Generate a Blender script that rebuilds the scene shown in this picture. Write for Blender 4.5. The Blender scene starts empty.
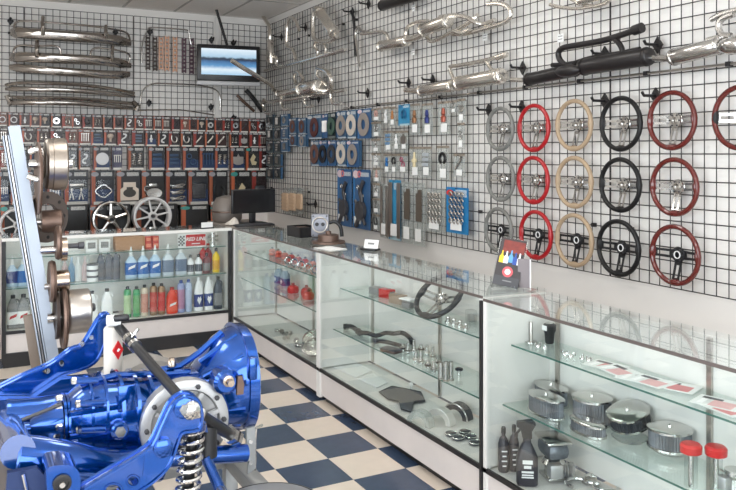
import bpy, bmesh, math, random
from mathutils import Vector, Matrix
random.seed(7)
sc = bpy.context.scene
col = sc.collection
R_ = math.radians
PI = math.pi
# ------------------------------------------------------------------ camera
CAM_H, FPX, HY, YAW = 1.658, 773.33, 151.97, 0.48508
cam = bpy.data.cameras.new('camera'); camo = bpy.data.objects.new('camera', cam); col.objects.link(camo)
cam.sensor_width = 36; cam.lens = FPX / 736 * 36; cam.shift_y = -(245 - HY) / 736
cam.clip_start = 0.05
camo.location = (0, 0, CAM_H); camo.rotation_euler = (PI / 2, 0, -YAW)
sc.camera = camo
sc.view_settings.view_transform = 'Standard'; sc.view_settings.look = 'None'
sc.view_settings.gamma = 1; sc.view_settings.use_curve_mapping = False
sc.view_settings.exposure = 0.02
sc.cycles.transparent_max_bounces = 24; sc.cycles.max_bounces = 10; sc.cycles.diffuse_bounces = 5; sc.cycles.glossy_bounces = 5
sc.cycles.caustics_reflective = False; sc.cycles.caustics_refractive = False; sc.cycles.sample_clamp_indirect = 6
# ------------------------------------------------------------------ world and big lights
XW, YB, XL, YF, ZC = 3.62, 9.75, -2.6, -2.2, 3.42
w = bpy.data.worlds.new('daylight'); sc.world = w; w.use_nodes = True
bg = w.node_tree.nodes['Background']; bg.inputs[0].default_value = (0.75, 0.86, 1.0, 1); bg.inputs[1].default_value = 1.6
def area(name, loc, rot, sx, sy, power, colr=(1, 1, 1)):
    l = bpy.data.lights.new(name, 'AREA'); l.shape = 'RECTANGLE'; l.size = sx; l.size_y = sy
    l.energy = power; l.color = colr
    o = bpy.data.objects.new(name, l); col.objects.link(o); o.location = loc; o.rotation_euler = rot
    return o
# daylight entering the shop front behind the camera and the window in the left wall
area('shop_front_daylight', (0.5, YF + 0.1, 1.6), (PI / 2, 0, 0), 5.6, 2.5, 215, (0.93, 0.97, 1.0))
area('side_window_daylight', (XL + 0.1, 1.6, 1.6), (0, -PI / 2, 0), 2.4, 5.0, 165, (0.93, 0.97, 1.0))
# ------------------------------------------------------------------ pixel rays (metric reconstruction of the room)
cY, sY = math.cos(YAW), math.sin(YAW)
def at(u, v, X=None, Y=None, Z=None):
    x = (u - 368) / FPX; z = (HY - v) / FPX
    d = (cY * x + sY, -sY * x + cY, z)
    t = X / d[0] if X is not None else Y / d[1] if Y is not None else (Z - CAM_H) / d[2]
    return Vector((d[0] * t, d[1] * t, d[2] * t + CAM_H))
# ------------------------------------------------------------------ materials
def lin(c):
    return tuple(((x / 255) / 12.92 if x / 255 <= 0.04045 else ((x / 255 + 0.055) / 1.055) ** 2.4) for x in c) + (1,)
MATS = {}
def mat(name, rgb, rough=0.5, metal=0.0, var=0.06, scale=8, bump=0.0, bscale=60, coat=0.0, spec=0.5):
    if name in MATS: return MATS[name]
    m = bpy.data.materials.new(name); m.use_nodes = True
    nt = m.node_tree; b = nt.nodes['Principled BSDF']
    b.inputs['Roughness'].default_value = rough; b.inputs['Metallic'].default_value = metal
    b.inputs['Coat Weight'].default_value = coat; b.inputs['Coat Roughness'].default_value = 0.05
    b.inputs['Specular IOR Level'].default_value = spec
    c = lin(rgb)
    tc = nt.nodes.new('ShaderNodeTexCoord')
    nz = nt.nodes.new('ShaderNodeTexNoise'); nz.inputs['Scale'].default_value = scale; nz.inputs['Detail'].default_value = 3
    nt.links.new(tc.outputs['Object'], nz.inputs['Vector'])
    mx = nt.nodes.new('ShaderNodeMix'); mx.data_type = 'RGBA'
    mx.inputs[6].default_value = tuple(x * (1 - var) for x in c[:3]) + (1,)
    mx.inputs[7].default_value = tuple(min(1, x * (1 + var)) for x in c[:3]) + (1,)
    nt.links.new(nz.outputs['Fac'], mx.inputs[0]); nt.links.new(mx.outputs[2], b.inputs['Base Color'])
    if bump:
        n2 = nt.nodes.new('ShaderNodeTexNoise'); n2.inputs['Scale'].default_value = bscale
        nt.links.new(tc.outputs['Object'], n2.inputs['Vector'])
        bp = nt.nodes.new('ShaderNodeBump'); bp.inputs['Strength'].default_value = bump; bp.inputs['Distance'].default_value = 0.01
        nt.links.new(n2.outputs['Fac'], bp.inputs['Height']); nt.links.new(bp.outputs['Normal'], b.inputs['Normal'])
    MATS[name] = m
    return m
def glass_mat(name, tint, refl=1.0, rough=0.0, ior=1.45, haze=0.0):
    m = bpy.data.materials.new(name); m.use_nodes = True; nt = m.node_tree
    nt.nodes.remove(nt.nodes['Principled BSDF']); out = nt.nodes['Material Output']
    tr = nt.nodes.new('ShaderNodeBsdfTransparent'); tr.inputs[0].default_value = tint + (1,)
    gl = nt.nodes.new('ShaderNodeBsdfGlossy'); gl.inputs['Roughness'].default_value = rough; gl.inputs[0].default_value = (refl, refl, refl, 1)
    # reflectance of a thin sheet, the same from both of its sides (Schlick)
    ge = nt.nodes.new('ShaderNodeNewGeometry'); vm = nt.nodes.new('ShaderNodeVectorMath'); vm.operation = 'DOT_PRODUCT'
    nt.links.new(ge.outputs['Normal'], vm.inputs[0]); nt.links.new(ge.outputs['Incoming'], vm.inputs[1])
    def mth(op, a, b=None):
        q = nt.nodes.new('ShaderNodeMath'); q.operation = op
        for i, x in enumerate((a, b)):
            if x is None: continue
            if isinstance(x, (int, float)): q.inputs[i].default_value = x
            else: nt.links.new(x, q.inputs[i])
        return q.outputs[0]
    r0 = ((ior - 1) / (ior + 1)) ** 2
    fr = mth('ADD', mth('MULTIPLY', mth('POWER', mth('SUBTRACT', 1.0, mth('ABSOLUTE', vm.outputs['Value'])), 5.0), 1 - r0), r0)
    mx = nt.nodes.new('ShaderNodeMixShader')
    nt.links.new(fr, mx.inputs[0]); nt.links.new(tr.outputs[0], mx.inputs[1]); nt.links.new(gl.outputs[0], mx.inputs[2])
    last = mx
    if haze:
        df = nt.nodes.new('ShaderNodeBsdfDiffuse'); df.inputs[0].default_value = (0.8, 0.85, 0.85, 1)
        m2 = nt.nodes.new('ShaderNodeMixShader'); m2.inputs[0].default_value = haze
        nt.links.new(mx.outputs[0], m2.inputs[1]); nt.links.new(df.outputs[0], m2.inputs[2]); last = m2
    nt.links.new(last.outputs[0], out.inputs[0]); MATS[name] = m
    return m
WHITE = mat('white_laminate', (226, 224, 220), 0.45)
WALLM = mat('painted_wall', (233, 230, 226), 0.7, var=0.03, scale=2, bump=0.08, bscale=150)
CEILM = mat('ceiling_tile', (240, 235, 229), 0.9, var=0.05, scale=20, bump=0.25, bscale=220)
TBAR = mat('ceiling_bar', (180, 174, 168), 0.5)
CREAM = mat('cream_tile', (216, 203, 189), 0.28, var=0.08, scale=14)
NAVY = mat('navy_tile', (55, 70, 93), 0.25, var=0.16, scale=16)
GROUT = mat('grout', (120, 112, 104), 0.9)
WIRE = mat('black_wire', (34, 30, 30), 0.5)
BLACK = mat('black_trim', (26, 24, 26), 0.4)
BLACKP = mat('black_plastic', (24, 24, 27), 0.35)
DKGREY = mat('dark_grey', (62, 62, 66), 0.45)
GREY = mat('grey_plastic', (128, 128, 128), 0.5)
CHROME = mat('chrome', (205, 203, 200), 0.16, 1.0, var=0.04)
BCHROME = mat('bumper_chrome', (180, 174, 168), 0.13, 1.0, var=0.05)
STEEL = mat('brushed_steel', (190, 184, 178), 0.3, 1.0, var=0.08, scale=40)
ALU = mat('cast_aluminium', (186, 186, 186), 0.45, 0.7, bump=0.1)
RUSTY = mat('weathered_steel', (112, 92, 82), 0.45, 0.75, var=0.25, scale=25, bump=0.1)
BRASSY = mat('machined_steel', (178, 162, 146), 0.25, 1.0, var=0.1, scale=30)
RED = mat('red_plastic', (190, 28, 30), 0.35)
ORANGE = mat('orange_red', (212, 82, 50), 0.45)
YELLOW = mat('yellow_plastic', (232, 196, 44), 0.4)
BLUEP = mat('blue_plastic', (36, 72, 150), 0.4)
LBLUE = mat('light_blue', (90, 150, 200), 0.5)
GREENP = mat('green_plastic', (54, 150, 92), 0.4)
WHITEP = mat('white_plastic', (236, 236, 236), 0.35)
TAN = mat('tan_card', (178, 134, 100), 0.7)
PAPER = mat('paper', (238, 238, 236), 0.7)
PINK = mat('pink_print', (212, 168, 168), 0.6)
BLUEPAINT = mat('gloss_blue_paint', (0, 74, 160), 0.18, 0.78, var=0.12, coat=1.0)
GLASS = glass_mat('case_glass', (0.965, 0.985, 0.98), 1.0)
SHELFG = glass_mat('shelf_glass', (0.91, 0.96, 0.945), 1.0)
EDGEG = mat('glass_edge', (70, 110, 100), 0.15)
CLEAR = glass_mat('clear_plastic', (0.95, 0.96, 0.96), 0.6, 0.03)
BAG = glass_mat('clear_bag', (0.86, 0.87, 0.85), 1.0, 0.22, haze=0.18)
SMOKE = glass_mat('window_glass', (0.95, 0.97, 0.97), 1.0)
# ------------------------------------------------------------------ mesh builder
class MB:
    def __init__(s): s.v = []; s.f = []
    def add(s, vs, fs):
        o = len(s.v); s.v += [Vector(p) for p in vs]; s.f += [tuple(i + o for i in f) for f in fs]; return s
    def box(s, c, d, M=None):
        hx, hy, hz = d[0] / 2, d[1] / 2, d[2] / 2; c = Vector(c)
        vs = [Vector((x * hx, y * hy, z * hz)) for x in (-1, 1) for y in (-1, 1) for z in (-1, 1)]
        vs = [c + (M @ p if M else p) for p in vs]
        return s.add(vs, [(0, 1, 3, 2), (4, 6, 7, 5), (0, 4, 5, 1), (2, 3, 7, 6), (0, 2, 6, 4), (1, 5, 7, 3)])
    def rbox(s, c, d, r):
        # box with chamfered vertical and horizontal edges
        bm = bmesh.new(); bmesh.ops.create_cube(bm, size=1)
        for q in bm.verts: q.co = Vector((q.co.x * d[0], q.co.y * d[1], q.co.z * d[2]))
        bmesh.ops.bevel(bm, geom=bm.edges[:], offset=r, segments=2, affect='EDGES', profile=0.5)
        bm.verts.index_update(); c = Vector(c)
        s.add([q.co + c for q in bm.verts], [[q.index for q in f.verts] for f in bm.faces]); bm.free(); return s
    def tube(s, pts, r, n=10, cap=True, closed=False):
        P = [Vector(p) for p in pts]; k = len(P); rr = r if isinstance(r, (list, tuple)) else [r] * k
        up = None; rings = []
        for i in range(k):
            if closed: t = P[(i + 1) % k] - P[i - 1]
            else: t = P[min(i + 1, k - 1)] - P[max(i - 1, 0)]
            if t.length < 1e-9: t = Vector((0, 0, 1))
            t.normalize()
            if up is None:
                up = Vector((0, 0, 1)) if abs(t.z) < 0.9 else Vector((1, 0, 0))
            up = up - t * up.dot(t)
            if up.length < 1e-6: up = Vector((1, 0, 0)) - t * t.x
            up.normalize(); b = t.cross(up)
            rings.append([P[i] + (up * math.cos(2 * PI * j / n) + b * math.sin(2 * PI * j / n)) * rr[i] for j in range(n)])
        vs = [p for q in rings for p in q]; fs = []
        for i in range(k if closed else k - 1):
            a, b2 = i * n, ((i + 1) % k) * n
            for j in range(n): fs.append((a + j, a + (j + 1) % n, b2 + (j + 1) % n, b2 + j))
        if cap and not closed: fs += [tuple(range(n - 1, -1, -1)), tuple((k - 1) * n + j for j in range(n))]
        return s.add(vs, fs)
    def lathe(s, prof, n=20, M=None, c=(0, 0, 0), ring=False):
        c = Vector(c); vs = []; fs = []; k = len(prof)
        for (r, z) in prof:
            for j in range(n):
                p = Vector((max(r, 1e-5) * math.cos(2 * PI * j / n), max(r, 1e-5) * math.sin(2 * PI * j / n), z))
                vs.append(c + (M @ p if M else p))
        for i in range(k if ring else k - 1):
            i2 = (i + 1) % k
            for j in range(n): fs.append((i * n + j, i * n + (j + 1) % n, i2 * n + (j + 1) % n, i2 * n + j))
        if not ring: fs += [tuple(range(n - 1, -1, -1)), tuple((k - 1) * n + j for j in range(n))]
        return s.add(vs, fs)
    def prism(s, poly, y0, y1, M=None, c=(0, 0, 0)):
        # poly of (x, z), extruded from y0 to y1
        c = Vector(c); k = len(poly)
        vs = [Vector((x, y0, z)) for x, z in poly] + [Vector((x, y1, z)) for x, z in poly]
        vs = [c + (M @ p if M else p) for p in vs]
        return s.add(vs, [tuple(range(k)), tuple(range(2 * k - 1, k - 1, -1))] + [(i, k + i, k + (i + 1) % k, (i + 1) % k) for i in range(k)])
    def loft(s, secs, n=20, axis='x'):
        # secs: (x, cy, cz, ry, rz, power)
        vs = []; fs = []; k = len(secs)
        for (x, cy, cz, ry, rz, pw) in secs:
            for j in range(n):
                a = 2 * PI * j / n; ca, sa = math.cos(a), math.sin(a)
                vs.append((x, cy + ry * math.copysign(abs(ca) ** (2 / pw), ca), cz + rz * math.copysign(abs(sa) ** (2 / pw), sa)))
        for i in range(k - 1):
            for j in range(n): fs.append((i * n + j, i * n + (j + 1) % n, (i + 1) * n + (j + 1) % n, (i + 1) * n + j))
        fs += [tuple(range(n - 1, -1, -1)), tuple((k - 1) * n + j for j in range(n))]
        return s.add(vs, fs)
    def xf(s, M): s.v = [M @ p for p in s.v]; return s
    def mesh(s, name, sharp=35):
        me = bpy.data.meshes.new(name); me.from_pydata([tuple(p) for p in s.v], [], s.f)
        bm = bmesh.new(); bm.from_mesh(me); bmesh.ops.recalc_face_normals(bm, faces=bm.faces[:]); bm.to_mesh(me); bm.free()
        me.polygons.foreach_set('use_smooth', [True] * len(me.polygons)); me.set_sharp_from_angle(angle=R_(sharp)); me.update()
        return me
def obj(name, mb, m, parent=None, loc=None, rot=None, scale=None, sharp=35):
    me = mb.mesh(name, sharp) if isinstance(mb, MB) else mb
    if m is not None and not me.materials: me.materials.append(m)
    o = bpy.data.objects.new(name, me); col.objects.link(o)
    if me.materials and m is not None and me.materials[0] is not m:
        o.material_slots[0].link = 'OBJECT'; o.material_slots[0].material = m
    if parent: o.parent = parent
    if loc is not None: o.location = loc
    if rot is not None: o.rotation_euler = rot
    if scale is not None: o.scale = scale
    return o
def tag(o, label, cat, group=None):
    o['label'] = label; o['category'] = cat
    if group: o['group'] = group
    return o
def thing(name, label, cat, loc=(0, 0, 0), rotz=0.0, group=None):
    o = bpy.data.objects.new(name, None); col.objects.link(o); o.empty_display_size = 0.05
    o.location = loc; o.rotation_euler = (0, 0, rotz)
    return tag(o, label, cat, group)
def struct(o): o['kind'] = 'structure'; return o
def stuff(o): o['kind'] = 'stuff'; return o
def arc(c, r, a0, a1, n, ax='xz'):
    out = []
    for i in range(n + 1):
        a = R_(a0 + (a1 - a0) * i / n); p = [c[0], c[1], c[2]]
        i0, i1 = 'xyz'.index(ax[0]), 'xyz'.index(ax[1])
        p[i0] += r * math.cos(a); p[i1] += r * math.sin(a); out.append(tuple(p))
    return out
def smooth(pts, k=4):
    # Catmull-Rom through the points (tuples of any length)
    P = [tuple(p) for p in pts]; Q = [P[0]] + P + [P[-1]]; out = []
    for i in range(1, len(Q) - 2):
        for j in range(k):
            t = j / k
            out.append(tuple(0.5 * (2 * b + (c - a) * t + (2 * a - 5 * b + 4 * c - d) * t * t + (3 * b - a - 3 * c + d) * t ** 3)
                             for a, b, c, d in zip(Q[i - 1], Q[i], Q[i + 1], Q[i + 2])))
    out.append(P[-1]); return out
def text_mesh(s, size, depth=0.0006, bold=0.0, shear=0.0):
    cu = bpy.data.curves.new('text', 'FONT'); cu.body = s; cu.size = size; cu.extrude = depth; cu.offset = bold; cu.shear = shear
    cu.align_x = 'CENTER'; cu.align_y = 'CENTER'; cu.resolution_u = 2
    o = bpy.data.objects.new('text', cu); col.objects.link(o)
    me = bpy.data.meshes.new_from_object(o.evaluated_get(bpy.context.evaluated_depsgraph_get()))
    bpy.data.objects.remove(o); bpy.data.curves.remove(cu); me.transform(Matrix.Rotation(PI / 2, 4, 'X'))
    return me
MX = Matrix.Rotation(PI / 2, 3, 'Y')      # lathe axis z -> x
MY = Matrix.Rotation(-PI / 2, 3, 'X')     # lathe axis z -> y
# wall frames: local x = to the right along the wall, -y = into the room, z = up
def wp(wall, u, v, off):
    return at(u, v, Y=YB - off) if wall == 'b' else at(u, v, X=XW - off)
WR = {'b': 0.0, 'r': -PI / 2}
# ================================================================== room shell
floor = struct(obj('floor', MB().box(((XL + XW) / 2, (YF + YB) / 2, -0.06), (XW - XL + 0.4, YB - YF + 0.4, 0.1)), GROUT))
T = 0.3048; OX, OY = 1.7604, 3.4962
tm = {}
for k, m in ((0, CREAM), (1, NAVY)):
    b = bmesh.new(); bmesh.ops.create_cube(b, size=1)
    me = bpy.data.meshes.new('tile'); b.to_mesh(me); b.free()
    for q in me.vertices: q.co = (q.co.x * (T - 0.0025), q.co.y * (T - 0.0025), q.co.z * 0.01)
    me.materials.append(m); tm[k] = me
rest = {0: MB(), 1: MB()}
for i in range(-14, 7):
    for j in range(-18, 21):
        x, y = OX + (i + 0.5) * T, OY + (j + 0.5) * T
        if x - T / 2 < XL or x + T / 2 > XW + 0.1 or y - T / 2 < YF or y + T / 2 > YB: continue
        k = (i + j) % 2
        if -6 <= i <= 2 and -6 <= j <= 14:
            obj('tile', tm[k], None, floor, (x, y, -0.005))
        else: rest[k].box((x, y, -0.005), (T - 0.0025, T - 0.0025, 0.01))
for k in (0, 1): stuff(obj('floor_tiles', rest[k], (CREAM, NAVY)[k], floor))
struct(obj('wall_back', MB().box(((XL + XW) / 2, YB + 0.06, ZC / 2), (XW - XL + 0.3, 0.12, ZC)), WALLM))
struct(obj('wall_right', MB().box((XW + 0.06, (YF + YB) / 2, ZC / 2), (0.12, YB - YF, ZC)), WALLM))
# left wall with a window opening, front wall with shop windows
mb = MB()
mb.box((XL - 0.06, (YF + YB) / 2, 0.2), (0.12, YB - YF, 0.4)); mb.box((XL - 0.06, (YF + YB) / 2, 3.11), (0.12, YB - YF, 0.62))
mb.box((XL - 0.06, (4.2 + YB) / 2, 1.6), (0.12, YB - 4.2, 2.4)); mb.box((XL - 0.06, (YF - 0.9) / 2, 1.6), (0.12, -0.9 - YF, 2.4))
struct(obj('wall_left', mb, WALLM))
wn = struct(obj('window_1', MB().box((XL - 0.06, 1.65, 1.6), (0.01, 5.1, 2.4)), SMOKE))
fm = MB()
for y in (-0.9, 0.8, 2.5, 4.2): fm.box((XL - 0.06, y, 1.6), (0.08, 0.06, 2.4))
for z in (0.4, 2.8): fm.box((XL - 0.06, 1.65, z), (0.08, 5.16, 0.06))
obj('window_frame', fm, BLACK, wn)
mb = MB(); cx = (XL + XW) / 2
mb.box((cx, YF - 0.06, 0.15), (XW - XL + 0.3, 0.12, 0.3)); mb.box((cx, YF - 0.06, 3.16), (XW - XL + 0.3, 0.12, 0.52))
struct(obj('wall_front', mb, WALLM))
wn = struct(obj('window_2', MB().box((cx, YF - 0.06, 1.6), (XW - XL, 0.01, 2.6)), SMOKE))
fm = MB()
for i in range(6): fm.box((XL + (XW - XL) * i / 5, YF - 0.06, 1.6), (0.06, 0.08, 2.6))
obj('window_frame', fm, BLACK, wn)
# suspended ceiling: bars and lay-in panels
ceil = struct(obj('ceiling', MB().box((cx, (YF + YB) / 2, ZC + 0.07), (XW - XL + 0.3, YB - YF + 0.3, 0.06)), CEILM))
bars = MB()
lights_at = [(-0.1 - 1.3, 1.0), (1.72, 1.0), (-1.4, 4.0), (1.72, 4.0), (-1.4, 7.0), (1.72, 7.0)]
nx, px_, ny, py_ = 10, 0.622, 10, 1.195
pm = MB().box((0, 0, 0), (px_ - 0.03, py_ - 0.03, 0.016)).mesh('ceiling_panel')
for i in range(nx + 1): bars.box((XL + i * px_, (YF + YB) / 2, ZC + 0.005), (0.024, YB - YF, 0.01))
for j in range(ny + 1): bars.box((cx, YF + j * py_, ZC + 0.005), (XW - XL, 0.024, 0.01))
obj('ceiling_bars', bars, TBAR, ceil)
LM = bpy.data.materials.new('fluorescent_diffuser'); LM.use_nodes = True
_b = LM.node_tree.nodes['Principled BSDF']; _b.inputs['Emission Color'].default_value = (1, 0.97, 0.92, 1); _b.inputs['Emission Strength'].default_value = 7.5
LIT = {(2, 2), (7, 2), (2, 5), (7, 5), (2, 7), (5, 4), (7, 7)}
for i in range(nx):
    for j in range(ny):
        x, y = XL + (i + 0.5) * px_, YF + (j + 0.5) * py_
        if (i, j) in LIT:
            t = thing('ceiling_light', 'unseen fluorescent ceiling light, white framed, its diffuser dropped to brighten the ceiling', 'light', (x, y, ZC + 0.005), 0, 'ceiling lights')
            obj('frame', MB().box((0, py_ / 2 - 0.05, 0), (px_ - 0.03, 0.05, 0.02)).box((0, -py_ / 2 + 0.05, 0), (px_ - 0.03, 0.05, 0.02)).box((px_ / 2 - 0.05, 0, 0), (0.05, py_ - 0.1, 0.02)).box((-px_ / 2 + 0.05, 0, 0), (0.05, py_ - 0.1, 0.02)), WHITE, t)
            obj('diffuser', MB().rbox((0, 0, -0.035), (px_ - 0.16, py_ - 0.16, 0.07), 0.012), LM, t)  # hangs below the frame so its lit sides brighten the ceiling
        else:
            obj('ceiling_panel', pm, CEILM, ceil, (x, y, ZC + 0.014))
# ================================================================== wire grid panels
G = 0.0762
VW = MB().tube([(0, 0, 0), (0, 0, 2.4384)], 0.0032, 6).mesh('vertical_wire')
HW = {}
SO = MB().box((0, 0, 0), (0.024, 0.026, 0.024)).mesh('standoff')
def grid_panel(wall, along, cells, label):
    L = cells * G
    if wall == 'b': t = thing('wire_grid', label, 'wall grid', (along, YB - 0.032, 0.885), 0, 'wire grid panels')
    else: t = thing('wire_grid', label, 'wall grid', (XW - 0.032, along, 0.885), -PI / 2, 'wire grid panels')
    if cells not in HW: HW[cells] = MB().tube([(0, 0, 0), (L, 0, 0)], 0.0032, 6).mesh('horizontal_wire')
    for i in range(cells + 1): obj('vertical_wire', VW, WIRE, t, (i * G, 0, 0))
    for i in range(33): obj('horizontal_wire', HW[cells], WIRE, t, (0, -0.005, i * G))
    for x in (2 * G, L - 2 * G):
        for z in (4 * G, 28 * G): obj('standoff', SO, BLACK, t, (x, 0.014, z))
for y, l in ((3.56, 'mahogany steering wheels'), (4.787, 'red and tan steering wheels'), (6.014, 'clear hanging bags'), (7.241, 'blue gasket cards'), (8.468, 'corner exhaust headers'), (9.695, 'small dark green packs')):
    grid_panel('r', y, 16, 'black wire grid on the long wall behind the ' + l)
for x, c, l in ((-0.574, 16, 'bumper ends and the leaning post'), (0.653, 16, 'chrome bumpers'), (1.88, 13, 'perforated trim strips')):
    grid_panel('b', x, c, 'black wire grid on the back wall behind the ' + l)
grid_panel('b', 2.985, 8, 'narrow wire grid panel in the corner of the shop')
# steel rail across the long wall
p0, p1 = 2.45, 7.3
rl = thing('hanging_rail', 'thin grey steel rail running across the grid above the steering wheels', 'rail', (XW - 0.064, p0, 2.118))
obj('bar', MB().tube([(0, 0, 0), (0, p1 - p0, 0)], 0.0075, 8), STEEL, rl)
for i in range(9):
    obj('clip', MB().box((0.004, 0.25 + i * 0.55, 0), (0.032, 0.026, 0.026)), BLACK, rl)
# strip of plaster trim where the panels stop short
struct(obj('trim_1', MB().box((2.93, YB - 0.012, 2.2), (0.055, 0.024, 2.4)), WHITE))
# ================================================================== glass display cases
SH = {}
BASEM = mat('floor_tinted_laminate', (212, 204, 200), 0.4)  # white laminate with the floor's reflection put into its colour
EDGEM = mat('edge_trim', (118, 108, 104), 0.35, 0.5)
def case(name, label, x0, x1, y0, y1, front, h=0.995, base=0.21, shelves=(), trim=BLACK, kick=False):
    """front: 'x' = glass faces -X, 'y' = glass faces -Y."""
    t = thing(name, label, 'display case', ((x0 + x1) / 2, (y0 + y1) / 2, 0), 0)
    W, D = x1 - x0, y1 - y0
    B = lambda n, c, d, m: obj(n, MB().box(c, d), m, t)
    th = 0.02
    B('base_cabinet', (0.006 if front == 'x' else 0, 0.006 if front == 'y' else 0, base / 2 + 0.02), (W - 0.012, D - 0.012, base - 0.05), BASEM)
    B('plinth', (0.02 if front == 'x' else 0, 0.02 if front == 'y' else 0, 0.02), (W - 0.05, D - 0.05, 0.04), BLACK)
    B('deck', (0, 0, base - 0.004), (W - 0.004, D - 0.004, 0.012), WHITE)
    gz0, gz1 = base + 0.014, h - 0.014
    if front == 'x':
        B('bottom_rail', (-W / 2 + 0.006, 0, base + 0.002), (0.012, D, 0.022), trim)
        B('front_glass', (-W / 2 + 0.008, 0, (gz0 + gz1) / 2), (0.005, D - 0.03, gz1 - gz0), GLASS)
        for sy, nm in ((-1, 'end_panel'), (1, 'end_panel')):
            B(nm, (0.004, sy * (D / 2 - 0.01), (base + h) / 2), (W - 0.02, 0.018, h - base - 0.03), WHITE)
            B('corner_post', (-W / 2 + 0.012, sy * (D / 2 - 0.011), h / 2 + 0.01), (0.024, 0.022, h - 0.04), WHITE)
        B('back_panel', (W / 2 - 0.006, 0, (base + h) / 2), (0.01, D - 0.04, h - base - 0.04), WHITE)
        for sy in (-0.455, 0.0, 0.455): B('shelf_standard', (W / 2 - 0.016, sy * D, (base + h) / 2), (0.012, 0.022, h - base - 0.05), STEEL)
        B('top_glass', (0, 0, h - 0.004), (W, D - 0.006, 0.008), GLASS)
        B('top_edge', (-W / 2 + 0.002, 0, h - 0.006), (0.006, D, 0.012), EDGEM)
        for (xf, z) in shelves:
            g = B('shelf', ((xf + x1 - 0.02) / 2 - (x0 + x1) / 2, 0, z), (x1 - 0.02 - xf, D - 0.05, 0.006), SHELFG)
            obj('polished_edge', MB().box((xf - 0.001 - (x0 + x1) / 2, 0, z), (0.003, D - 0.05, 0.007)), EDGEG, g)
    else:
        B('bottom_rail', (0, -D / 2 + 0.006, base + 0.002), (W, 0.012, 0.024), trim)
        B('front_glass', (0, -D / 2 + 0.008, (gz0 + gz1) / 2), (W - 0.03, 0.005, gz1 - gz0), GLASS)
        for sx in (-1, 1):
            B('end_panel', (sx * (W / 2 - 0.01), 0.004, (base + h) / 2), (0.018, D - 0.02, h - base - 0.03), WHITE)
            B('corner_post', (sx * (W / 2 - 0.014), -D / 2 + 0.012, h / 2 + 0.01), (0.03, 0.026, h - 0.04), BLACK)
        B('back_panel', (0, D / 2 - 0.006, (base + h) / 2), (W - 0.04, 0.01, h - base - 0.04), WHITE)
        B('top_glass', (0, 0, h - 0.004), (W - 0.006, D, 0.008), GLASS)
        B('top_edge', (0, -D / 2 + 0.004, h - 0.012), (W, 0.012, 0.024), WHITE)
        for (yf, z) in shelves:
            g = B('shelf', (0, (yf + y1 - 0.02) / 2 - (y0 + y1) / 2, z), (W - 0.05, y1 - 0.02 - yf, 0.006), SHELFG)
            obj('polished_edge', MB().box((0, yf - 0.001 - (y0 + y1) / 2, z), (W - 0.05, 0.003, 0.007)), EDGEG, g)
    return t
CX0, CX1 = 2.107, 2.49
Z1, Z2, ZD = 0.77, 0.503, 0.215
ZM1, ZM2 = 0.745, 0.475
case('display_case', 'glass display case of air cleaners and sticker packs', CX0, CX1, 1.045, 2.872, 'x', 0.99, shelves=((2.25, Z1 - 0.003), (2.20, Z2 - 0.003)))
mc = case('display_case', 'glass display case holding a dark steering wheel and chrome fittings', CX0, CX1, 2.88, 4.708, 'x', 1.0, shelves=((2.26, ZM1 - 0.003), (2.21, ZM2 - 0.003)))
obj('corner_trim', MB().box((-0.1915 + 0.004, -0.912, 0.5), (0.03, 0.012, 0.96)), BLACK, mc)
ZK1, ZK2 = 0.785, 0.56
case('display_case', 'glass display case with red and orange small parts beside the corner', CX0, CX1, 4.716, 6.52, 'x', 0.998, shelves=((2.2, ZK1 - 0.003), (2.17, ZK2 - 0.003)))
YC = 6.54; BB = 0.265
bc = case('display_case', 'black framed glass case full of oil and fluid bottles', 0.28, 2.1, YC, 6.93, 'y', 0.995, base=BB, shelves=((YC + 0.1, 0.825), (YC + 0.08, 0.59)))
obj('kick_board', MB().box((0, -0.19, 0.055), (1.8, 0.02, 0.11)), BLACK, bc)
# filler unit closing the corner between the two runs of cases
fl = thing('corner_counter', 'plain white counter unit closing the corner under the computer', 'counter', (2.32, 6.93, 0))
obj('body', MB().box((0, 0, 0.485), (0.4, 0.76, 0.97)), WHITE, fl)
obj('counter_top', MB().box((0, 0, 0.982), (0.43, 0.78, 0.024)), mat('grey_laminate', (150, 140, 132), 0.5), fl)
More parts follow.
